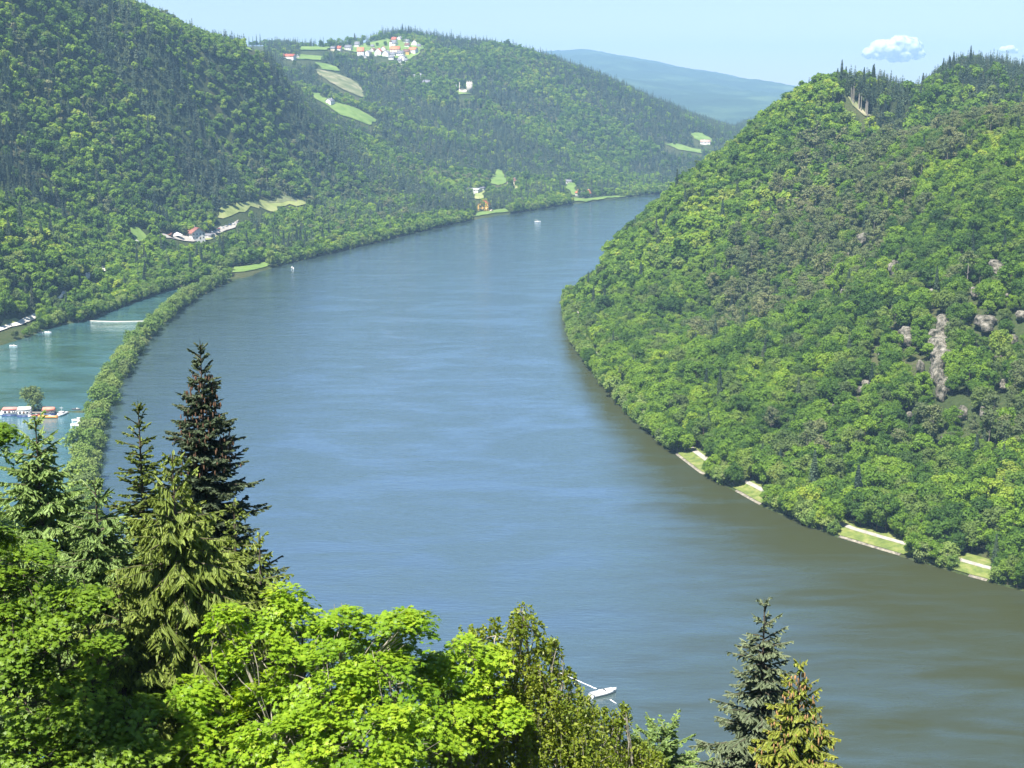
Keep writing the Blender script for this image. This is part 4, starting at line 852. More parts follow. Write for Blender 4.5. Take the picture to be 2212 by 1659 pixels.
# ------------------------------------------------------------------ buildings
_mc = {}
def cm(kind, col, **k):
    key = (kind, col)
    if key not in _mc: _mc[key] = simple(kind, col, **k)
    return _mc[key]
WHITE = (0.82, 0.8, 0.75); CREAM = (0.78, 0.68, 0.48); YELL = (0.8, 0.5, 0.12); RED = (0.5, 0.13, 0.07); ORNG = (0.62, 0.22, 0.1); BROWN = (0.2, 0.1, 0.07); GREY = (0.2, 0.2, 0.22); DKBR = (0.12, 0.07, 0.05)
M_WIN = simple('window_glass', (0.05, 0.06, 0.07), 0.15, 0.1, 1, spec=.6)
M_DOOR = simple('door_wood', (0.16, 0.09, 0.05), 0.6)
def house(label, pos, yaw, w, l, h, rh, wall, roof, name='house', cat='house', group=None, floors=2, nwin=3, over=.6, chim=True, ridge='l'):
    """gable end w faces -Y before yaw, ridge runs along l"""
    g = empty(name, tuple(pos), yaw); tag(g, label, cat, group)
    a = Acc(); x, y = w / 2, l / 2; b = -4.0
    V = [(-x, -y, b), (x, -y, b), (x, y, b), (-x, y, b), (-x, -y, h), (x, -y, h), (x, y, h), (-x, y, h), (0, -y, h + rh), (0, y, h + rh)]
    me = bpy.data.meshes.new('wall'); me.from_pydata(V, [], [(0, 1, 5, 8, 4), (1, 2, 6, 5), (2, 3, 7, 9, 6), (3, 0, 4, 7), (0, 3, 2, 1), (4, 8, 9, 7), (5, 6, 9, 8)]); me.materials.append(cm('plaster', wall, rough=.85, var=.06)); me.update(); link('wall', me, g)
    r = Acc(); th = .22; sl = rh / x
    for s in (-1, 1):
        xo = x + over; zo = h - over * sl; yo = y + over
        q = [(0, -yo, h + rh + .03), (s * xo, -yo, zo + .03), (s * xo, yo, zo + .03), (0, yo, h + rh + .03)]
        q2 = [(p[0], p[1], p[2] + th) for p in q]; r.add(q + q2, [[0, 1, 2, 3], [4, 7, 6, 5], [0, 4, 5, 1], [1, 5, 6, 2], [2, 6, 7, 3], [3, 7, 4, 0]])
    rf = link('roof', r.mesh('roof', cm('roof_tiles', roof, rough=.8, var=.2, scale=2)), g)
    if chim:
        c_ = Acc(); box(c_, (x * .35, y * .3, h + rh + .1), (.6, .6, 1.5)); link('chimney', c_.mesh('chimney', cm('plaster', wall)), rf)
    def win(px_, py_, pz, ax, s=(1.0, 1.3)):
        wn_ = Acc(); box(wn_, (px_, py_, pz), (s[0], .12, s[1]) if ax == 'y' else (.12, s[0], s[1])); return link('window', wn_.mesh('window', M_WIN), g)
    for f in range(floors):
        z = h * (f + .5) / floors
        for i in range(nwin if w > 6 else 2):
            n = nwin if w > 6 else 2
            if f == 0 and i == n // 2:
                d = Acc(); box(d, (-x + w * (i + .5) / n, -y - .04, 1.05), (1.1, .14, 2.1)); link('door', d.mesh('door', M_DOOR), g); continue
            win(-x + w * (i + .5) / n, -y - .03, z, 'y')
        for s in (-1, 1):
            for i in range(nwin): win(s * (x + .03), -y + l * (i + .5) / nwin, z, 'x')
    return g
def ground(u, v):
    h = hit(u, v)[0]
    if not np.isnan(h[0]): return h
    Yc = np.arange(2600, 3500, 20.0); X = ray(u, v)[0] / ray(u, v)[1] * Yc; z = height(X, Yc); k = int(np.argmin(proj(X, Yc, z)[1])); print('skyline', u, v, Yc[k])
    return np.array([X[k], Yc[k] - 6, z[k]])
def s2(zx, zy): return ((1200 + zx / 2.765) * .54861, (60 + zy / 2.765) * .54861)      # village close-up -> 2212 frame
VG = 'houses of the hilltop village'
vill = [(310, 388, 52, 50, CREAM, GREY, 'small cream house beside the round tree at the village left end'), (372, 388, 60, 50, WHITE, RED, 'white red-roofed house, second from the village left end'), (478, 384, 80, 56, WHITE, GREY, 'long white grey-roofed house at the village left'),
        (572, 352, 56, 60, WHITE, GREY, 'white house with dark roof below the leftmost spruce of the village'), (610, 436, 76, 80, WHITE, ORNG, 'orange-roofed house at the lower left corner of the village'), (690, 432, 64, 46, WHITE, GREY, 'low white house right of the orange-roofed corner house'),
        (745, 402, 50, 44, WHITE, BROWN, 'narrow white house under the meadow'), (805, 432, 76, 70, WHITE, RED, 'red-roofed house at the village centre left'), (855, 392, 60, 52, WHITE, RED, 'red-roofed house behind the centre row'),
        (892, 442, 76, 56, WHITE, GREY, 'wide white house with grey roof in the front row'), (738, 358, 36, 36, WHITE, GREY, 'tiny white house at the meadow edge'), (972, 336, 70, 56, WHITE, GREY, 'white grey-roofed house right behind the church tower'),
        (975, 290, 58, 48, WHITE, RED, 'red-roofed house at the top left of the upper group'), (1035, 276, 56, 44, WHITE, GREY, 'grey-roofed house at the top of the upper group'), (1096, 272, 52, 46, WHITE, RED, 'red-roofed house at the top right of the upper group'),
        (1112, 312, 60, 46, WHITE, GREY, 'white house in the second row of the upper group'), (1118, 350, 56, 44, WHITE, BROWN, 'white house in the third row of the upper group'), (1192, 332, 64, 62, WHITE, ORNG, 'large white orange-roofed house right of the upper group'),
        (1242, 352, 44, 36, WHITE, GREY, 'small white house at the village right end'), (985, 408, 110, 66, CREAM, ORNG, 'long cream orange-roofed hall at the foot of the church tower'), (1108, 424, 74, 50, YELL, BROWN, 'yellow house in the front row'),
        (1182, 408, 92, 56, WHITE, ORNG, 'wide house with bright orange roof at the right of the front row'), (960, 446, 62, 40, WHITE, GREY, 'low white house below the long cream hall'), (944, 474, 60, 34, WHITE, GREY, 'flat white outbuilding below the front row'),
        (1045, 442, 84, 52, WHITE, GREY, 'dark-roofed white house below the yellow one'), (1066, 478, 76, 44, WHITE, GREY, 'white house on the lower spur of the village'), (1032, 512, 50, 36, WHITE, GREY, 'small white house near the lowest point of the village'),
        (1070, 534, 38, 36, WHITE, GREY, 'lowest white house of the village'), (1104, 506, 40, 34, WHITE, GREY, 'small white house right of the lowest ones'), (655, 460, 40, 26, WHITE, GREY, 'tiny white shed at the lower left of the village')]
vh = hit([s2(a, b)[0] for a, b, *_ in vill], [s2(a, b)[1] for a, b, *_ in vill])
for (a, b, w, h, wc, rc, lab), p in zip(vill, vh):
    if np.isnan(p[0]): p = ground(*s2(a, b))
    k = .5486 / 2.765 * p[1] / F; W_ = w * k * .92; H_ = h * k * .95
    side = rng.random() < .55          # long side to us or gable to us
    if side: house(lab, p, R(90) + rng.normal(0, .2) + R(-12), W_ * .75, W_, H_ * .58, H_ * .5, wc, rc, group=VG, nwin=3)
    else: house(lab, p, rng.normal(0, .2) - .25, W_, W_ * 1.1, H_ * .55, H_ * .5, wc, rc, group=VG, nwin=3)
def tower():
    p = ground(*s2(936, 388)); k = .5486 / 2.765 * p[1] / F; g = empty('church_tower', tuple(p), .2); tag(g, 'white church tower rising over the hilltop village', 'church tower')
    hh = 92 * k; w = 22 * k; a = Acc(); box(a, (0, 0, hh / 2 - 2), (w, w, hh + 4)); link('wall', a.mesh('wall', cm('plaster', WHITE)), g)
    a = Acc(); box(a, (0, 0, hh + w * .55), (w * 1.15, w * 1.15, w * 1.1), taper=.05); link('roof', a.mesh('roof', cm('roof_tiles', BROWN)), g)
    for s in (-1, 1):
        a = Acc(); box(a, (0, s * (w / 2 + .02), hh * .85), (w * .3, .15, w * .6)); link('window', a.mesh('window', M_WIN), g)
        a = Acc(); box(a, (s * (w / 2 + .02), 0, hh * .85), (.15, w * .3, w * .6)); link('window', a.mesh('window', M_WIN), g)
tower()
def put(label, u, v, wpx, hpx, wc, rc, yaw=0.0, ratio=1.2, name='house', cat='house', floors=2, roofk=.45, **k):
    p = ground(u, v); q = p[1] / F; w = wpx * q; h = hpx * q
    return house(label, p, yaw, w, w * ratio, h * (1 - roofk), h * roofk, wc, rc, name, cat, floors=floors, **k)
put('white red-roofed farmhouse under trees on the far plateau', 622, 128, 22, 11, WHITE, RED, R(80), 1.4, 'farmhouse', 'farmhouse')
put('small white farm building left of the plateau farmhouse', 611, 126, 8, 9, WHITE, RED, 0.3)
put('tiny white house right of the plateau farmhouse', 642, 126, 8, 7, WHITE, GREY, 0.3)
put('long grey-white roofed house in the woods below the village', 902, 166, 15, 7, WHITE, (.5, .5, .5), R(80), 1.2)
put('dark-roofed cottage in the woods left of the castle', 922, 184, 13, 11, WHITE, GREY, R(75), 1.2)
put('white cottage with brown roof just left of the castle', 979, 190, 13, 12, WHITE, BROWN, R(10), 1.1)
put('white farmhouse at the top of the sloping meadow', 713, 224, 14, 11, WHITE, GREY, R(-25), 1.2, 'farmhouse', 'farmhouse')
put('dark timber farmhouse with red-brown walls on the sloping meadow', 744, 226, 13, 12, (.3, .12, .1), BROWN, R(8), 1.2, 'farmhouse', 'farmhouse')
def castle():
    p = ground(1006, 201); k = .5486 / 2.765 * p[1] / F; g = empty('castle', tuple(p), 0.05); tag(g, 'pale stone castle ruin with a square keep above the woods', 'castle'); st = cm('castle_stone', (.62, .56, .46), rough=.95, var=.25, scale=.4)
    a = Acc(); box(a, (40 * k, 0, 58 * k), (62 * k, 50 * k, 120 * k)); link('keep', a.mesh('keep', st), g)
    for s in (-1, 0, 1):
        a = Acc(); box(a, (40 * k + s * 22 * k, -25.2 * k, 122 * k), (12 * k, 6 * k, 9 * k)); link('battlement', a.mesh('battlement', st), g)
        a = Acc(); box(a, (40 * k + s * 18 * k, -25.3 * k, 86 * k), (5 * k, 2 * k, 10 * k)); link('window', a.mesh('window', M_WIN), g)
    a = Acc(); box(a, (-8 * k, -4 * k, 14 * k), (130 * k, 36 * k, 44 * k)); box(a, (-40 * k, -23 * k, 38 * k), (30 * k, 3 * k, 10 * k)); link('curtain_wall', a.mesh('curtain_wall', st), g)
    a = Acc(); box(a, (-66 * k, 0, 50 * k), (11 * k, 12 * k, 130 * k), taper=.5); link('wall_stump', a.mesh('wall_stump', st), g)
castle()
# the inn by the left bank
def inn():
    p = ground(417, 516); q = p[1] / F
    g = house('large white inn with brown-red roof and bright gable above the left bank', p + np.array([0, 4, 0]), R(38), 38 * q * .8, 46 * q, 15 * q, 10 * q, WHITE, (.3, .13, .1), 'inn', 'inn', nwin=4, over=1.4, floors=2)
    p2 = ground(383, 514)
    t = empty('pavilion_tent', tuple(p2)); tag(t, 'round white pavilion tent on the terrace left of the inn', 'tent'); a = Acc()
    n = 12; ang = np.arange(n) / n * 2 * np.pi; r = 12 * q; V = [(0, 0, r * 1.05)] + [(math.cos(x) * r, math.sin(x) * r, r * .55) for x in ang]; a.add(V, [(0, i + 1, (i + 1) % n + 1) for i in range(n)]); link('canopy', a.mesh('canopy', cm('canvas', WHITE)), t)
    for x in ang[::3]:
        a = Acc(); tube(a, [(math.cos(x) * r * .95, math.sin(x) * r * .95, -.5), (math.cos(x) * r * .95, math.sin(x) * r * .95, r * .55)], .08); link('pole', a.mesh('pole', cm('steel', (.5, .5, .5))), t)
    put('low brown-roofed shed left of the white pavilion tent', 364, 510, 12, 7, BROWN, BROWN, R(80), 1.3, 'shed', 'shed', floors=1, chim=False)
    put('small white hut on the lower edge of the left meadow', 294, 524, 9, 5, WHITE, (.7, .7, .7), R(10), 1.1, 'shed', 'shed', floors=1, chim=False)
    put('low grey-roofed annex right of the inn', 452, 512, 15, 8, WHITE, GREY, R(60), 1.3, 'annex', 'annex', floors=1, chim=False)
inn()
put('cream farmhouse with brown roof on the bank terrace', 1108, 399, 17, 14, CREAM, BROWN, R(-20), 1.7, 'farmhouse', 'farmhouse')
put('yellow house with red roof facing the river from the left bank', 1046, 453, 24, 22, YELL, RED, R(-8), 1.1)
put('long low pale shed left of the cream farmhouse', 1016, 412, 30, 6, WHITE, (.6, .6, .58), R(72), 1.5, 'shed', 'shed', floors=1, chim=False)
put('second long low shed with grey roof beside the first', 1036, 409, 16, 6, (.6, .6, .58), GREY, R(72), 1.5, 'shed', 'shed', floors=1, chim=False)
put('small white hut among trees left of the long low sheds', 960, 420, 8, 6, WHITE, (.7, .7, .7), .2, 1.1, 'shed', 'shed', floors=1, chim=False)
put('white barn with dark roof above the far river lawn', 1227, 396, 13, 8, WHITE, GREY, R(75), 1.4, 'barn', 'barn', floors=1, chim=False)
put('white house with red roof, left one of the pair by the river', 1251, 423, 14, 13, WHITE, ORNG, R(15), 1.2)
put('cream gabled house with red roof, right one of the pair by the river', 1268, 427, 13, 17, CREAM, ORNG, R(-28), 1.5)
put('white farmhouse on the meadow of the farthest slope', 1524, 311, 16, 9, WHITE, (.5, .35, .28), R(78), 1.3, 'farmhouse', 'farmhouse')
put('pale hut on the lawn right of the yellow house', 1062, 458, 6, 5, WHITE, (.7, .6, .5), .2, 1.1, 'shed', 'shed', floors=1, chim=False)

# parked cars on the inn's yard
def make_car(col, p, yaw, label):
    g = empty('parked_car', p, yaw); tag(g, label, 'car', "cars parked on the inn's yard"); a = Acc()
    box(a, (0, 0, .62), (1.75, 4.2, .62), taper=.96); link('body', a.mesh('body', cm('car_paint', col, rough=.25)), g)
    a = Acc(); box(a, (0, .15, 1.2), (1.6, 2.3, .56), taper=.8); link('cabin', a.mesh('cabin', M_WIN), g)
    for sx in (-1, 1):
        for sy in (-1, 1):
            a = Acc(); tube(a, [(sx * .78, sy * 1.3, .32), (sx * .9, sy * 1.3, .32)], .32, 10); link('wheel', a.mesh('wheel', cm('tyre', (.02, .02, .02))), g)
cars = [(456, 503, (.75, .75, .75), 'white'), (464, 499, (.05, .05, .06), 'black'), (472, 496, (.6, .1, .08), 'red'), (480, 493, (.75, .75, .75), 'white'), (488, 490, (.35, .37, .4), 'silver'), (496, 487, (.07, .12, .3), 'blue'), (504, 485, (.75, .75, .75), 'white'), (512, 483, (.3, .3, .32), 'grey')]
ordn = ['closest to the inn', 'second from the inn', 'third from the inn', 'fourth from the inn', 'fifth from the inn', 'sixth from the inn', 'seventh from the inn', 'farthest from the inn']
for (u, v, col, cn_), od in zip(cars, ordn):
    p = ground(u, v); make_car(col, (p[0], p[1], p[2] + .5), R(35), '%s parked car in the yard row, %s' % (cn_, od))

# ------------------------------------------------------------------ boats and the marina
def hull(acc, L, B, H, m=0, bow=.5, z0=-.25):
    ns = 12; sec = []
    for i in range(ns):
        t = i / (ns - 1); w = B / 2 * (1 - max(0, (t - (1 - bow)) / bow) ** 2.2); w = max(w, .02); sheer = H + .25 * H * t * t
        y = -L / 2 + L * t; sec.append([(-w, y, sheer), (-w * .92, y, sheer * .4), (-w * .6, y, z0), (0, y, z0 - .1), (w * .6, y, z0), (w * .92, y, sheer * .4), (w, y, sheer)])
    V = np.array(sec).reshape(-1, 3); T = [[i * 7 + j, i * 7 + j + 1, (i + 1) * 7 + j + 1, (i + 1) * 7 + j] for i in range(ns - 1) for j in range(6)]
    T += [[0, 1, 2, 3], [0, 3, 4, 6], [4, 5, 6, 6]]; T += [[i * 7, (i + 1) * 7, (i + 1) * 7 + 6, i * 7 + 6] for i in range(ns - 1)]
    V[:, 2] = V[:, 2]; acc.add(V, T, .5, m)
M_BOATW = simple('boat_white', (.85, .85, .83), .3, .04); M_BOATD = simple('boat_deck', (.55, .5, .42), .6); M_BLUE = simple('boat_stripe', (.05, .08, .2), .4)
def boat(label, u, v, L, yaw, name='motorboat', cabin=True, col=None, mast=0, B=None, awning=False):
    x, y = W(u, v); g = empty(name, (x, y, 0.05), yaw); tag(g, label, 'boat'); B = B or L * .34; H = max(.35, L * .11); a = Acc()
    hull(a, L, B, H); link('hull', a.mesh('hull', col or M_BOATW), g)
    a = Acc(); box(a, (0, L * .22, H * 1.12), (B * .66, L * .34, H * .34), taper=.8); link('foredeck', a.mesh('foredeck', col or M_BOATW), g)
    a = Acc(); box(a, (0, -L * .22, H + .03), (B * .6, L * .36, .1)); link('cockpit', a.mesh('cockpit', M_BOATD), g)
    if cabin:
        a = Acc(); box(a, (0, -L * .02, H + .45), (B * .68, L * .3, .9), taper=.82); link('cabin', a.mesh('cabin', M_BOATW), g)
        a = Acc(); box(a, (0, -L * .02, H + .55), (B * .66, L * .302, .34), taper=.9); w_ = link('window', a.mesh('window', M_WIN), g)
    else:
        a = Acc(); box(a, (0, L * .04, H + .25), (B * .6, .08, .45), taper=.85); link('windscreen', a.mesh('windscreen', M_WIN), g)
        for s in (-1, 1):
            a = Acc(); box(a, (s * B * .18, -L * .12, H + .2), (B * .22, .5, .4)); link('seat', a.mesh('seat', cm('boat_seat', (.7, .68, .6))), g)
    if mast:
        a = Acc(); tube(a, [(0, -.3, H), (0, -.3, H + mast)], [.06, .03]); box(a, (0, -.3, H + mast * .7), (B * .5, .2, .12)); link('mast', a.mesh('mast', M_BOATW), g)
    if awning:
        a = Acc(); box(a, (0, -L * .2, H + 1.5), (B * .9, L * .4, .08)); link('awning', a.mesh('awning', cm('canvas', WHITE)), g)
    return g
boat('white motorboat passing close below, seen beyond the birches', 1304, 1500, 7.6, R(-60), cabin=False, B=2.5)
boat('small white boat alone far out on the river', 1161, 479.5, 7, R(-95), awning=True)
boat('tiny white boat near the left bank by the river lawn', 631, 579, 4.5, R(30))
boat('white cabin cruiser with a mast moored at the right end of the jetty', 133, 897, 8, R(176), mast=3.6, B=3.4)
boat('orange flat boat moored in front of the red-roofed boathouse', 103, 903, 9, R(90), cabin=False, col=cm('boat_orange', (.75, .32, .08)), B=2.4)
boat('upper white motorboat of the two moored at the breakwater', 170, 910, 6.5, R(86))
boat('lower white motorboat of the two moored at the breakwater', 169, 921, 7.5, R(80), awning=True)
boat('small white rowing boat at the left shore below the lane', 28, 748, 4.5, R(80), 'rowing_boat', cabin=False)
boat('pale rowing boat on the left shore, left one of the pair', 87, 719, 3.6, R(75), 'rowing_boat', cabin=False)
boat('pale rowing boat on the left shore, right one of the pair', 103, 718.5, 4.2, R(85), 'rowing_boat', cabin=False)
boat('white boat half hidden under trees at the left shore', 154, 690, 4.5, R(60), 'rowing_boat', cabin=False)
boat('rowing boat in the dark inner corner of the basin', 357, 621, 4.5, R(70), 'rowing_boat', cabin=False)
boat('small white boat lying left of the first houseboat', 4, 897, 6, R(95), awning=True)
boat('small red and white boat between the boathouses', 76, 899, 5, R(160), cabin=False, col=cm('boat_red', (.6, .1, .07)))
boat('small white motorboat tied beside the white houseboat', 66, 900, 5, R(175))
boat('dark little boat at the landward end of the jetty', 164, 885, 4, R(90), 'rowing_boat', cabin=False, col=cm('boat_dark', (.08, .09, .1)))
def houseboat(label, u, v, w, l, h, rc, wc=WHITE, rh=1.0):
    x, y = W(u, v); g = empty('houseboat', (x, y, 0), R(4)); tag(g, label, 'houseboat'); a = Acc()
    box(a, (0, 0, .25), (w * 1.12, l * 1.1, .8)); link('pontoon', a.mesh('pontoon', M_BLUE), g)
    a = Acc(); box(a, (0, 0, .65 + h / 2), (w, l, h)); link('wall', a.mesh('wall', cm('plaster', wc)), g)
    a = Acc(); x_, y_ = w / 2 + .3, l / 2 + .3; z = .65 + h
    a.add([(-x_, -y_, z), (x_, -y_, z), (x_, y_, z), (-x_, y_, z), (-x_ * .9, 0, z + rh), (x_ * .9, 0, z + rh)], [[0, 1, 5, 4], [2, 3, 4, 5], [1, 2, 5, 5], [3, 0, 4, 4], [3, 2, 1, 0]]); link('roof', a.mesh('roof', cm('roof_tiles', rc)), g)
    for i in (-1, 0, 1):
        a = Acc(); box(a, (i * w * .3, -l / 2 - .03, .65 + h * .55), (w * .16, .12, h * .38)); link('window' if i else 'door', a.mesh('window', M_WIN if i else M_DOOR), g)
    a = Acc()
    tube(a, [(-w * .56, -l * .54, 1.3), (w * .56, -l * .54, 1.3)], .04)
    for i in range(6): tube(a, [(-w * .55 + i * w * .22, -l * .54, .6), (-w * .55 + i * w * .22, -l * .54, 1.3)], .03)
    link('railing', a.mesh('railing', cm('steel', (.5, .5, .5))), g)
houseboat('white houseboat with a pinkish red roof at the left of the jetty', 23, 897, 6.4, 4, 2.3, (.62, .25, .2))
houseboat('white houseboat with a white roof, second along the jetty', 54, 899, 5.6, 4, 2.6, (.75, .73, .68), rh=1.3)
houseboat('boathouse with a salmon red roof behind the orange boat', 106, 895, 5.2, 3.6, 1.6, (.66, .26, .18), (.35, .3, .28), 1.3)
def pontoon():
    x0, y0 = W(-30, 893); x1, y1 = W(150, 892); g = empty('jetty', ((x0 + x1) / 2, (y0 + y1) / 2, 0)); tag(g, 'low wooden jetty behind the moored houseboats', 'jetty'); a = Acc(); box(a, (0, 0, .45), (x1 - x0, 1.4, .14)); link('deck', a.mesh('deck', cm('weathered_planks', (.4, .34, .27))), g)
    for i in range(9):
        a = Acc(); xx = -(x1 - x0) / 2 + (x1 - x0) * (i + .5) / 9; tube(a, [(xx, .8, -1), (xx, .8, 1.3)], .1); link('post', a.mesh('post', M_BARK), g)
pontoon()
def boom():
    a = Acc(); p0 = np.array(W(186, 693)); p1 = np.array(W(311, 694)); n = 26
    pts = [(*(p0 + (p1 - p0) * t + np.array([0, -3 * math.sin(t * 3.14)])), .12) for t in np.linspace(0, 1, n)]; tube(a, pts, .28, 6)
    tag(link('floating_boom', a.mesh('floating_boom', cm('boom_plastic', (.7, .66, .55), rough=.6))), 'long pale floating boom stretched across the basin to the breakwater', 'boom')
boom()
def wake():
    m = simple('foam', (.85, .88, .9), .8, .2, 3); a = Acc()
    def streak(p, q, w0, w1, n=24):
        p, q = np.array(W(*p)), np.array(W(*q)); d = q - p; nn = np.array([-d[1], d[0]]) / np.linalg.norm(d); V = []
        for i, t in enumerate(np.linspace(0, 1, n)):
            c_ = p + d * t + nn * rng.normal(0, .05); w_ = w0 + (w1 - w0) * t + rng.normal(0, .03); V += [(*(c_ + nn * w_), .02), (*c_, .07), (*(c_ - nn * w_), .02)]
        T = [[i * 3 + j, i * 3 + j + 1, i * 3 + j + 4, i * 3 + j + 3] for i in range(n - 1) for j in range(2)]; a.add(V, T)
    streak((1196, 1447), (1288, 1488), .12, .22); streak((1318, 1511), (1332, 1520), .2, .08, 8)
    tag(link('wake_foam', a.mesh('wake_foam', m)), 'white line of foam trailing the near motorboat', kind='stuff')
wake()

# ------------------------------------------------------------------ rocks on the right hillside
M_ROCK = None
def rock_mat():
    m, nt, o = mat('pale_gneiss'); p = N(nt, 'ShaderNodeBsdfPrincipled'); p.inputs['Roughness'].default_value = .95
    g = N(nt, 'ShaderNodeNewGeometry'); mp = N(nt, 'ShaderNodeMapping'); mp.inputs['Scale'].default_value = (1, 1, .5); nt.links.new(g.outputs['Position'], mp.inputs[0])
    a = N(nt, 'ShaderNodeTexNoise'); a.inputs['Scale'].default_value = .38; a.inputs['Detail'].default_value = 10; a.inputs['Roughness'].default_value = .78; nt.links.new(mp.outputs[0], a.inputs[0])
    nt.links.new(ramp(nt, [(.4, (.035, .04, .025)), (.48, (.14, .13, .095)), (.56, (.3, .275, .22)), (.7, (.42, .39, .33))], a.outputs[0]), p.inputs[0])
    b = N(nt, 'ShaderNodeBump'); b.inputs['Distance'].default_value = 1.6; nt.links.new(a.outputs[0], b.inputs['Height']); nt.links.new(b.outputs[0], p.inputs['Normal']); nt.links.new(p.outputs[0], o.inputs[0]); return m
M_ROCK = rock_mat()
def rock(label, blobs):
    """blobs: (u, v, half width px, half height px)"""
    a = Acc(); first = None
    bm = bmesh.new(); bmesh.ops.create_icosphere(bm, subdivisions=4, radius=1); V0 = np.array([v.co[:] for v in bm.verts]); T0 = np.array([[v.index for v in f.verts] for f in bm.faces]); bm.free()
    hp = [(ground(u, v + h * .35), w, h) for (u, v, w, h) in blobs]; seq = [hp[0]]
    for (p0, w0, h0), (p1, w1, h1) in zip(hp[:-1], hp[1:]):       # knit the ledges into one face
        n = max(1, int(np.linalg.norm(p1 - p0) / 4)); seq += [(p0 + (p1 - p0) * t, w0 + (w1 - w0) * t, h0 + (h1 - h0) * t) for t in (np.arange(n) + 1) / n]
    first = hp[0][0]
    for i_, (p, w, h) in enumerate(seq):
        q = p[1] / F; hh = min(h, 16); w = w * rng.uniform(.7, 1.4); s = np.array([w * q * 1.1, w * q * 1.2, hh * q * rng.uniform(.8, 1.3)]); V = V0.copy(); u = i_ * 3.1 + first[0]; v = i_ * 1.7
        d = fbm(V[:, 0] * 1.8 + u, V[:, 1] * 1.8 + V[:, 2] * 1.3 + v, 4) + fbm(V[:, 2] * 2.1 + v, V[:, 0] * 1.7 - u, 3)
        V = np.sign(V) * np.abs(V) ** .7 * (1 + d[:, None] * .8)
        V += (np.stack([fbm(V0[:, 1] * 9 + 3, V0[:, 2] * 9 + u, 3), fbm(V0[:, 0] * 9 + v, V0[:, 2] * 9, 3), 0 * V0[:, 0]], -1)) * .4
        a.add(V * s + p + np.array([rng.normal(0, w * q * .45), -1.0, hh * q * .25 + 2.2]) - first, T0)
    o = link('rock_outcrop', a.mesh('rock_outcrop', M_ROCK)); md = o.modifiers.new('r', 'REMESH'); md.mode = 'VOXEL'; md.voxel_size = .45
    me2 = bpy.data.meshes.new_from_object(o.evaluated_get(bpy.context.evaluated_depsgraph_get())); o.modifiers.clear(); o.data = me2
    bm = bmesh.new(); bm.from_mesh(me2); left = set(bm.verts); comps = []
    while left:
        st = [left.pop()]; comp = set(st)
        while st:
            for ed in st.pop().link_edges:
                for w_ in ed.verts:
                    if w_ in left: left.discard(w_); comp.add(w_); st.append(w_)
        comps.append(comp)
    comps.sort(key=len); bmesh.ops.delete(bm, geom=[x for cp in comps[:-1] for x in cp], context='VERTS'); bm.to_mesh(me2); bm.free()
    o.location = tuple(first); tag(o, label, 'rock', 'little rocks among the hillside trees' if label.startswith('little') else None); return o
for lab, bl in ROCKS: rock(lab, bl)

# ------------------------------------------------------------------ trees that stand out
def lone(kind, label, u, v, hpx, name=None, sx=1.0, group=None):
    p = ground(u, v); near = PROTO[kind][0]; a, b = near[int(rng.integers(len(near)))]
    g = empty(name or kind, (p[0], p[1], p[2] - .3), rng.random() * 6.28); h0 = max(v.co.z for v in a.vertices); s = hpx * p[1] / F / h0
    g.scale = (s * sx, s * sx, s); link('crown', a, g); link('trunk', b, g); tag(g, label, 'tree', group); return g
lone('willow_tree', 'round pale tree standing alone on the jetty strip behind the houseboats', 70, 884, 56, sx=1.0)
PG = 'poplars on the far skyline'
for i, (zx, zy, h, lab) in enumerate([(757, 378, 26, 'leftmost of the four thin poplars on the far skyline'), (820, 378, 26, 'second of the four thin skyline poplars from the left'), (880, 382, 31, 'third of the four thin skyline poplars from the left'), (940, 385, 33, 'rightmost of the four thin poplars on the far skyline')]):
    lone('spruce_tree', lab, (800 + zx / 4.148) * .5486, (80 + (zy + 6) / 4.148) * .5486, h * .8, 'poplar_tree', .55, PG)
for zx, zy, h, kd, lab in [(290, 380, 26, 'broadleaf_tree', 'round dark tree at the left end of the village'), (385, 345, 20, 'broadleaf_tree', 'paler round tree right of the village end tree'), (475, 335, 22, 'broadleaf_tree', 'wide dark tree above the long white village house'), (515, 330, 19, 'broadleaf_tree', 'dark tree beside the pointed village spruce'),
                           (545, 330, 26, 'spruce_tree', 'pointed spruce at the left of the village meadow'), (640, 285, 17, 'broadleaf_tree', 'bushy tree at the left end of the hilltop wood'), (1065, 190, 24, 'spruce_tree', 'dark spruce rising over the domed hilltop, left one'), (1132, 165, 20, 'spruce_tree', 'dark spruce rising over the domed hilltop, right one'),
                           (1548, 230, 20, 'spruce_tree', 'spruce on the ridge right of the dome'), (1600, 240, 20, 'spruce_tree', 'second spruce on the ridge right of the dome'), (1675, 240, 19, 'spruce_tree', 'lone thin spruce on the ridge saddle'), (880, 340, 12, 'broadleaf_tree', 'bushy tree left of the church tower'),
                           (690, 350, 13, 'broadleaf_tree', 'dark bushy tree under the village meadow'), (790, 345, 10, 'broadleaf_tree', 'low dark trees at the foot of the village meadow'), (1150, 380, 9, 'broadleaf_tree', 'bushy tree between the upper and front village houses')]:
    lone(kd, lab, *s2(zx, zy), h)
# row of bare-trunked pines under the right summit
for i in range(11):
    t = i / 10; p = ground(1838 + 38 * t, 214 + 34 * t + 2); q = p[1] / F
    g = empty('pine_tree', (p[0] + rng.normal(0, .6), p[1] - 2, p[2] - .4), rng.random() * 6); tag(g, 'tall pine with bare pale trunk in the row under the right summit', 'tree', 'bare-trunked pines under the right summit')
    a = Acc(); tube(a, [(0, 0, -1), (.1, 0, 10), (.15, .1, 19)], [.34, .26, .1], 7); link('trunk', a.mesh('trunk', M_BARK_PALE, True), g)
    a = Acc(); broad_crown(a, 21, 2.3, 11, 16, 60, .6, (.8, 1.3)); link('crown', a.mesh('crown', M_SPRUCE), g)
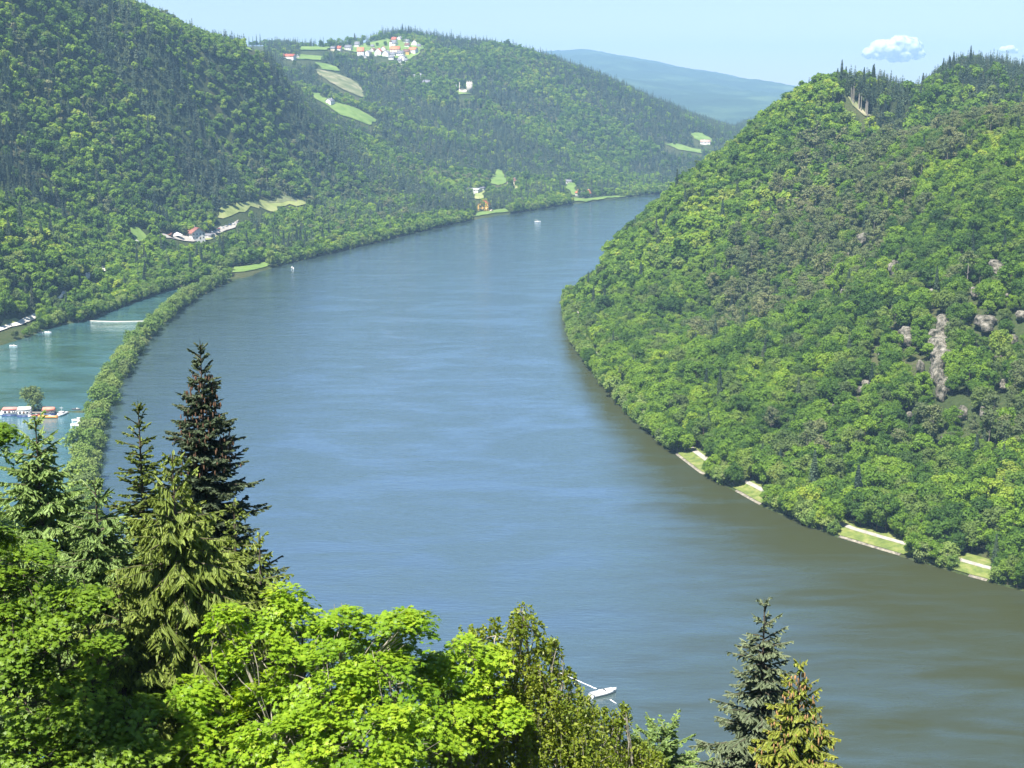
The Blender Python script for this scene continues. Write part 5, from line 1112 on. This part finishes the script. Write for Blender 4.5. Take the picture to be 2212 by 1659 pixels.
# dark spruces low on the right bank
for u, v, h, lab in [(1756, 1092, 130, 'large brownish spruce, left of the two standing above the right bank'), (1850, 1112, 118, 'large dark spruce, right of the two standing above the right bank')]: lone('spruce_tree', lab, u, v, h)

# ------------------------------------------------------------------ clouds and air
def cloud(label, u, v, blobs, Y):
    m, nt, o = mat('cloud_vapour'); df = N(nt, 'ShaderNodeBsdfDiffuse'); df.inputs[0].default_value = (.95, .95, .97, 1); tl = N(nt, 'ShaderNodeBsdfTranslucent'); tl.inputs[0].default_value = (.95, .95, .98, 1)
    a1 = N(nt, 'ShaderNodeMixShader'); a1.inputs[0].default_value = .35; nt.links.new(df.outputs[0], a1.inputs[1]); nt.links.new(tl.outputs[0], a1.inputs[2])
    lw = N(nt, 'ShaderNodeLayerWeight'); lw.inputs[0].default_value = .5; tr = N(nt, 'ShaderNodeBsdfTransparent'); tc = N(nt, 'ShaderNodeTexCoord'); no = N(nt, 'ShaderNodeTexNoise'); no.inputs['Scale'].default_value = .006; no.inputs['Detail'].default_value = 6
    nt.links.new(tc.outputs['Object'], no.inputs[0]); f = mth(nt, 'ADD', lw.outputs['Facing'], mth(nt, 'MULTIPLY', mth(nt, 'SUBTRACT', no.outputs[0], .5), 1.4))
    mr = N(nt, 'ShaderNodeMapRange', interpolation_type='SMOOTHSTEP'); mr.inputs[1].default_value = .3; mr.inputs[2].default_value = 1.0; nt.links.new(f, mr.inputs[0])
    mx = N(nt, 'ShaderNodeMixShader'); nt.links.new(mr.outputs[0], mx.inputs[0]); nt.links.new(a1.outputs[0], mx.inputs[1]); nt.links.new(tr.outputs[0], mx.inputs[2]); nt.links.new(mx.outputs[0], o.inputs[0])
    mb = bmesh.new(); c0 = np.array(P(u, v, Y)); k = Y / F; a = Acc()
    bmesh.ops.create_icosphere(mb, subdivisions=4, radius=1); V0 = np.array([x.co[:] for x in mb.verts]); T0 = np.array([[x.index for x in f_.verts] for f_ in mb.faces]); mb.free()
    for (du, dv, r) in blobs:
        V = V0 * (1 + .5 * fbm(V0[:, 0] * 3 + du, V0[:, 1] * 3 + V0[:, 2] * 2, 4))[:, None]; a.add(V * np.array([r, r * .9, r * .8]) * k + np.array([du * k, 0, -dv * k]), T0)
    ob = link('cloud', a.mesh('cloud', m, True)); ob.location = tuple(c0)
    rm = ob.modifiers.new('merge', 'REMESH'); rm.mode = 'VOXEL'; rm.voxel_size = 1.6 * k; rm.use_smooth_shade = True; sm_ = ob.modifiers.new('s', 'SMOOTH'); sm_.iterations = 8
    me2 = bpy.data.meshes.new_from_object(ob.evaluated_get(bpy.context.evaluated_depsgraph_get())); ob.modifiers.clear(); ob.data = me2
    tag(ob, label, 'cloud')
    return ob
cloud('small white puffy cloud over the saddle of the right hill', 1930, 100, [(-50, 14, 17), (-28, 4, 22), (-5, 6, 26), (14, -2, 28), (36, 2, 27), (50, 14, 18), (20, 16, 22), (-30, 18, 16), (0, 20, 18)], 24000)
cloud('faint small cloud low at the right edge of the sky', 2176, 106, [(-8, 2, 10), (6, 0, 12), (16, 4, 8)], 24000)
def haze():
    m, nt, o = mat('haze'); pv = N(nt, 'ShaderNodeVolumePrincipled'); pv.inputs['Color'].default_value = (0.4, 0.68, 1.0, 1); pv.inputs['Density'].default_value = 1.0e-4; pv.inputs['Anisotropy'].default_value = -.12
    nt.links.new(pv.outputs[0], o.inputs['Volume'])
    a = Acc(); box(a, (0, 6400, 262), (17000, 14400, 532)); tag(link('haze', a.mesh('haze', m)), 'thin blue summer haze filling the valley', kind='stuff')
haze()
for b_ in list(bpy.data.objects):
    if b_.type == 'MESH' and b_.name.startswith('haze'): b_.display_type = 'WIRE'
lap('all')
print('objects', len(bpy.data.objects))
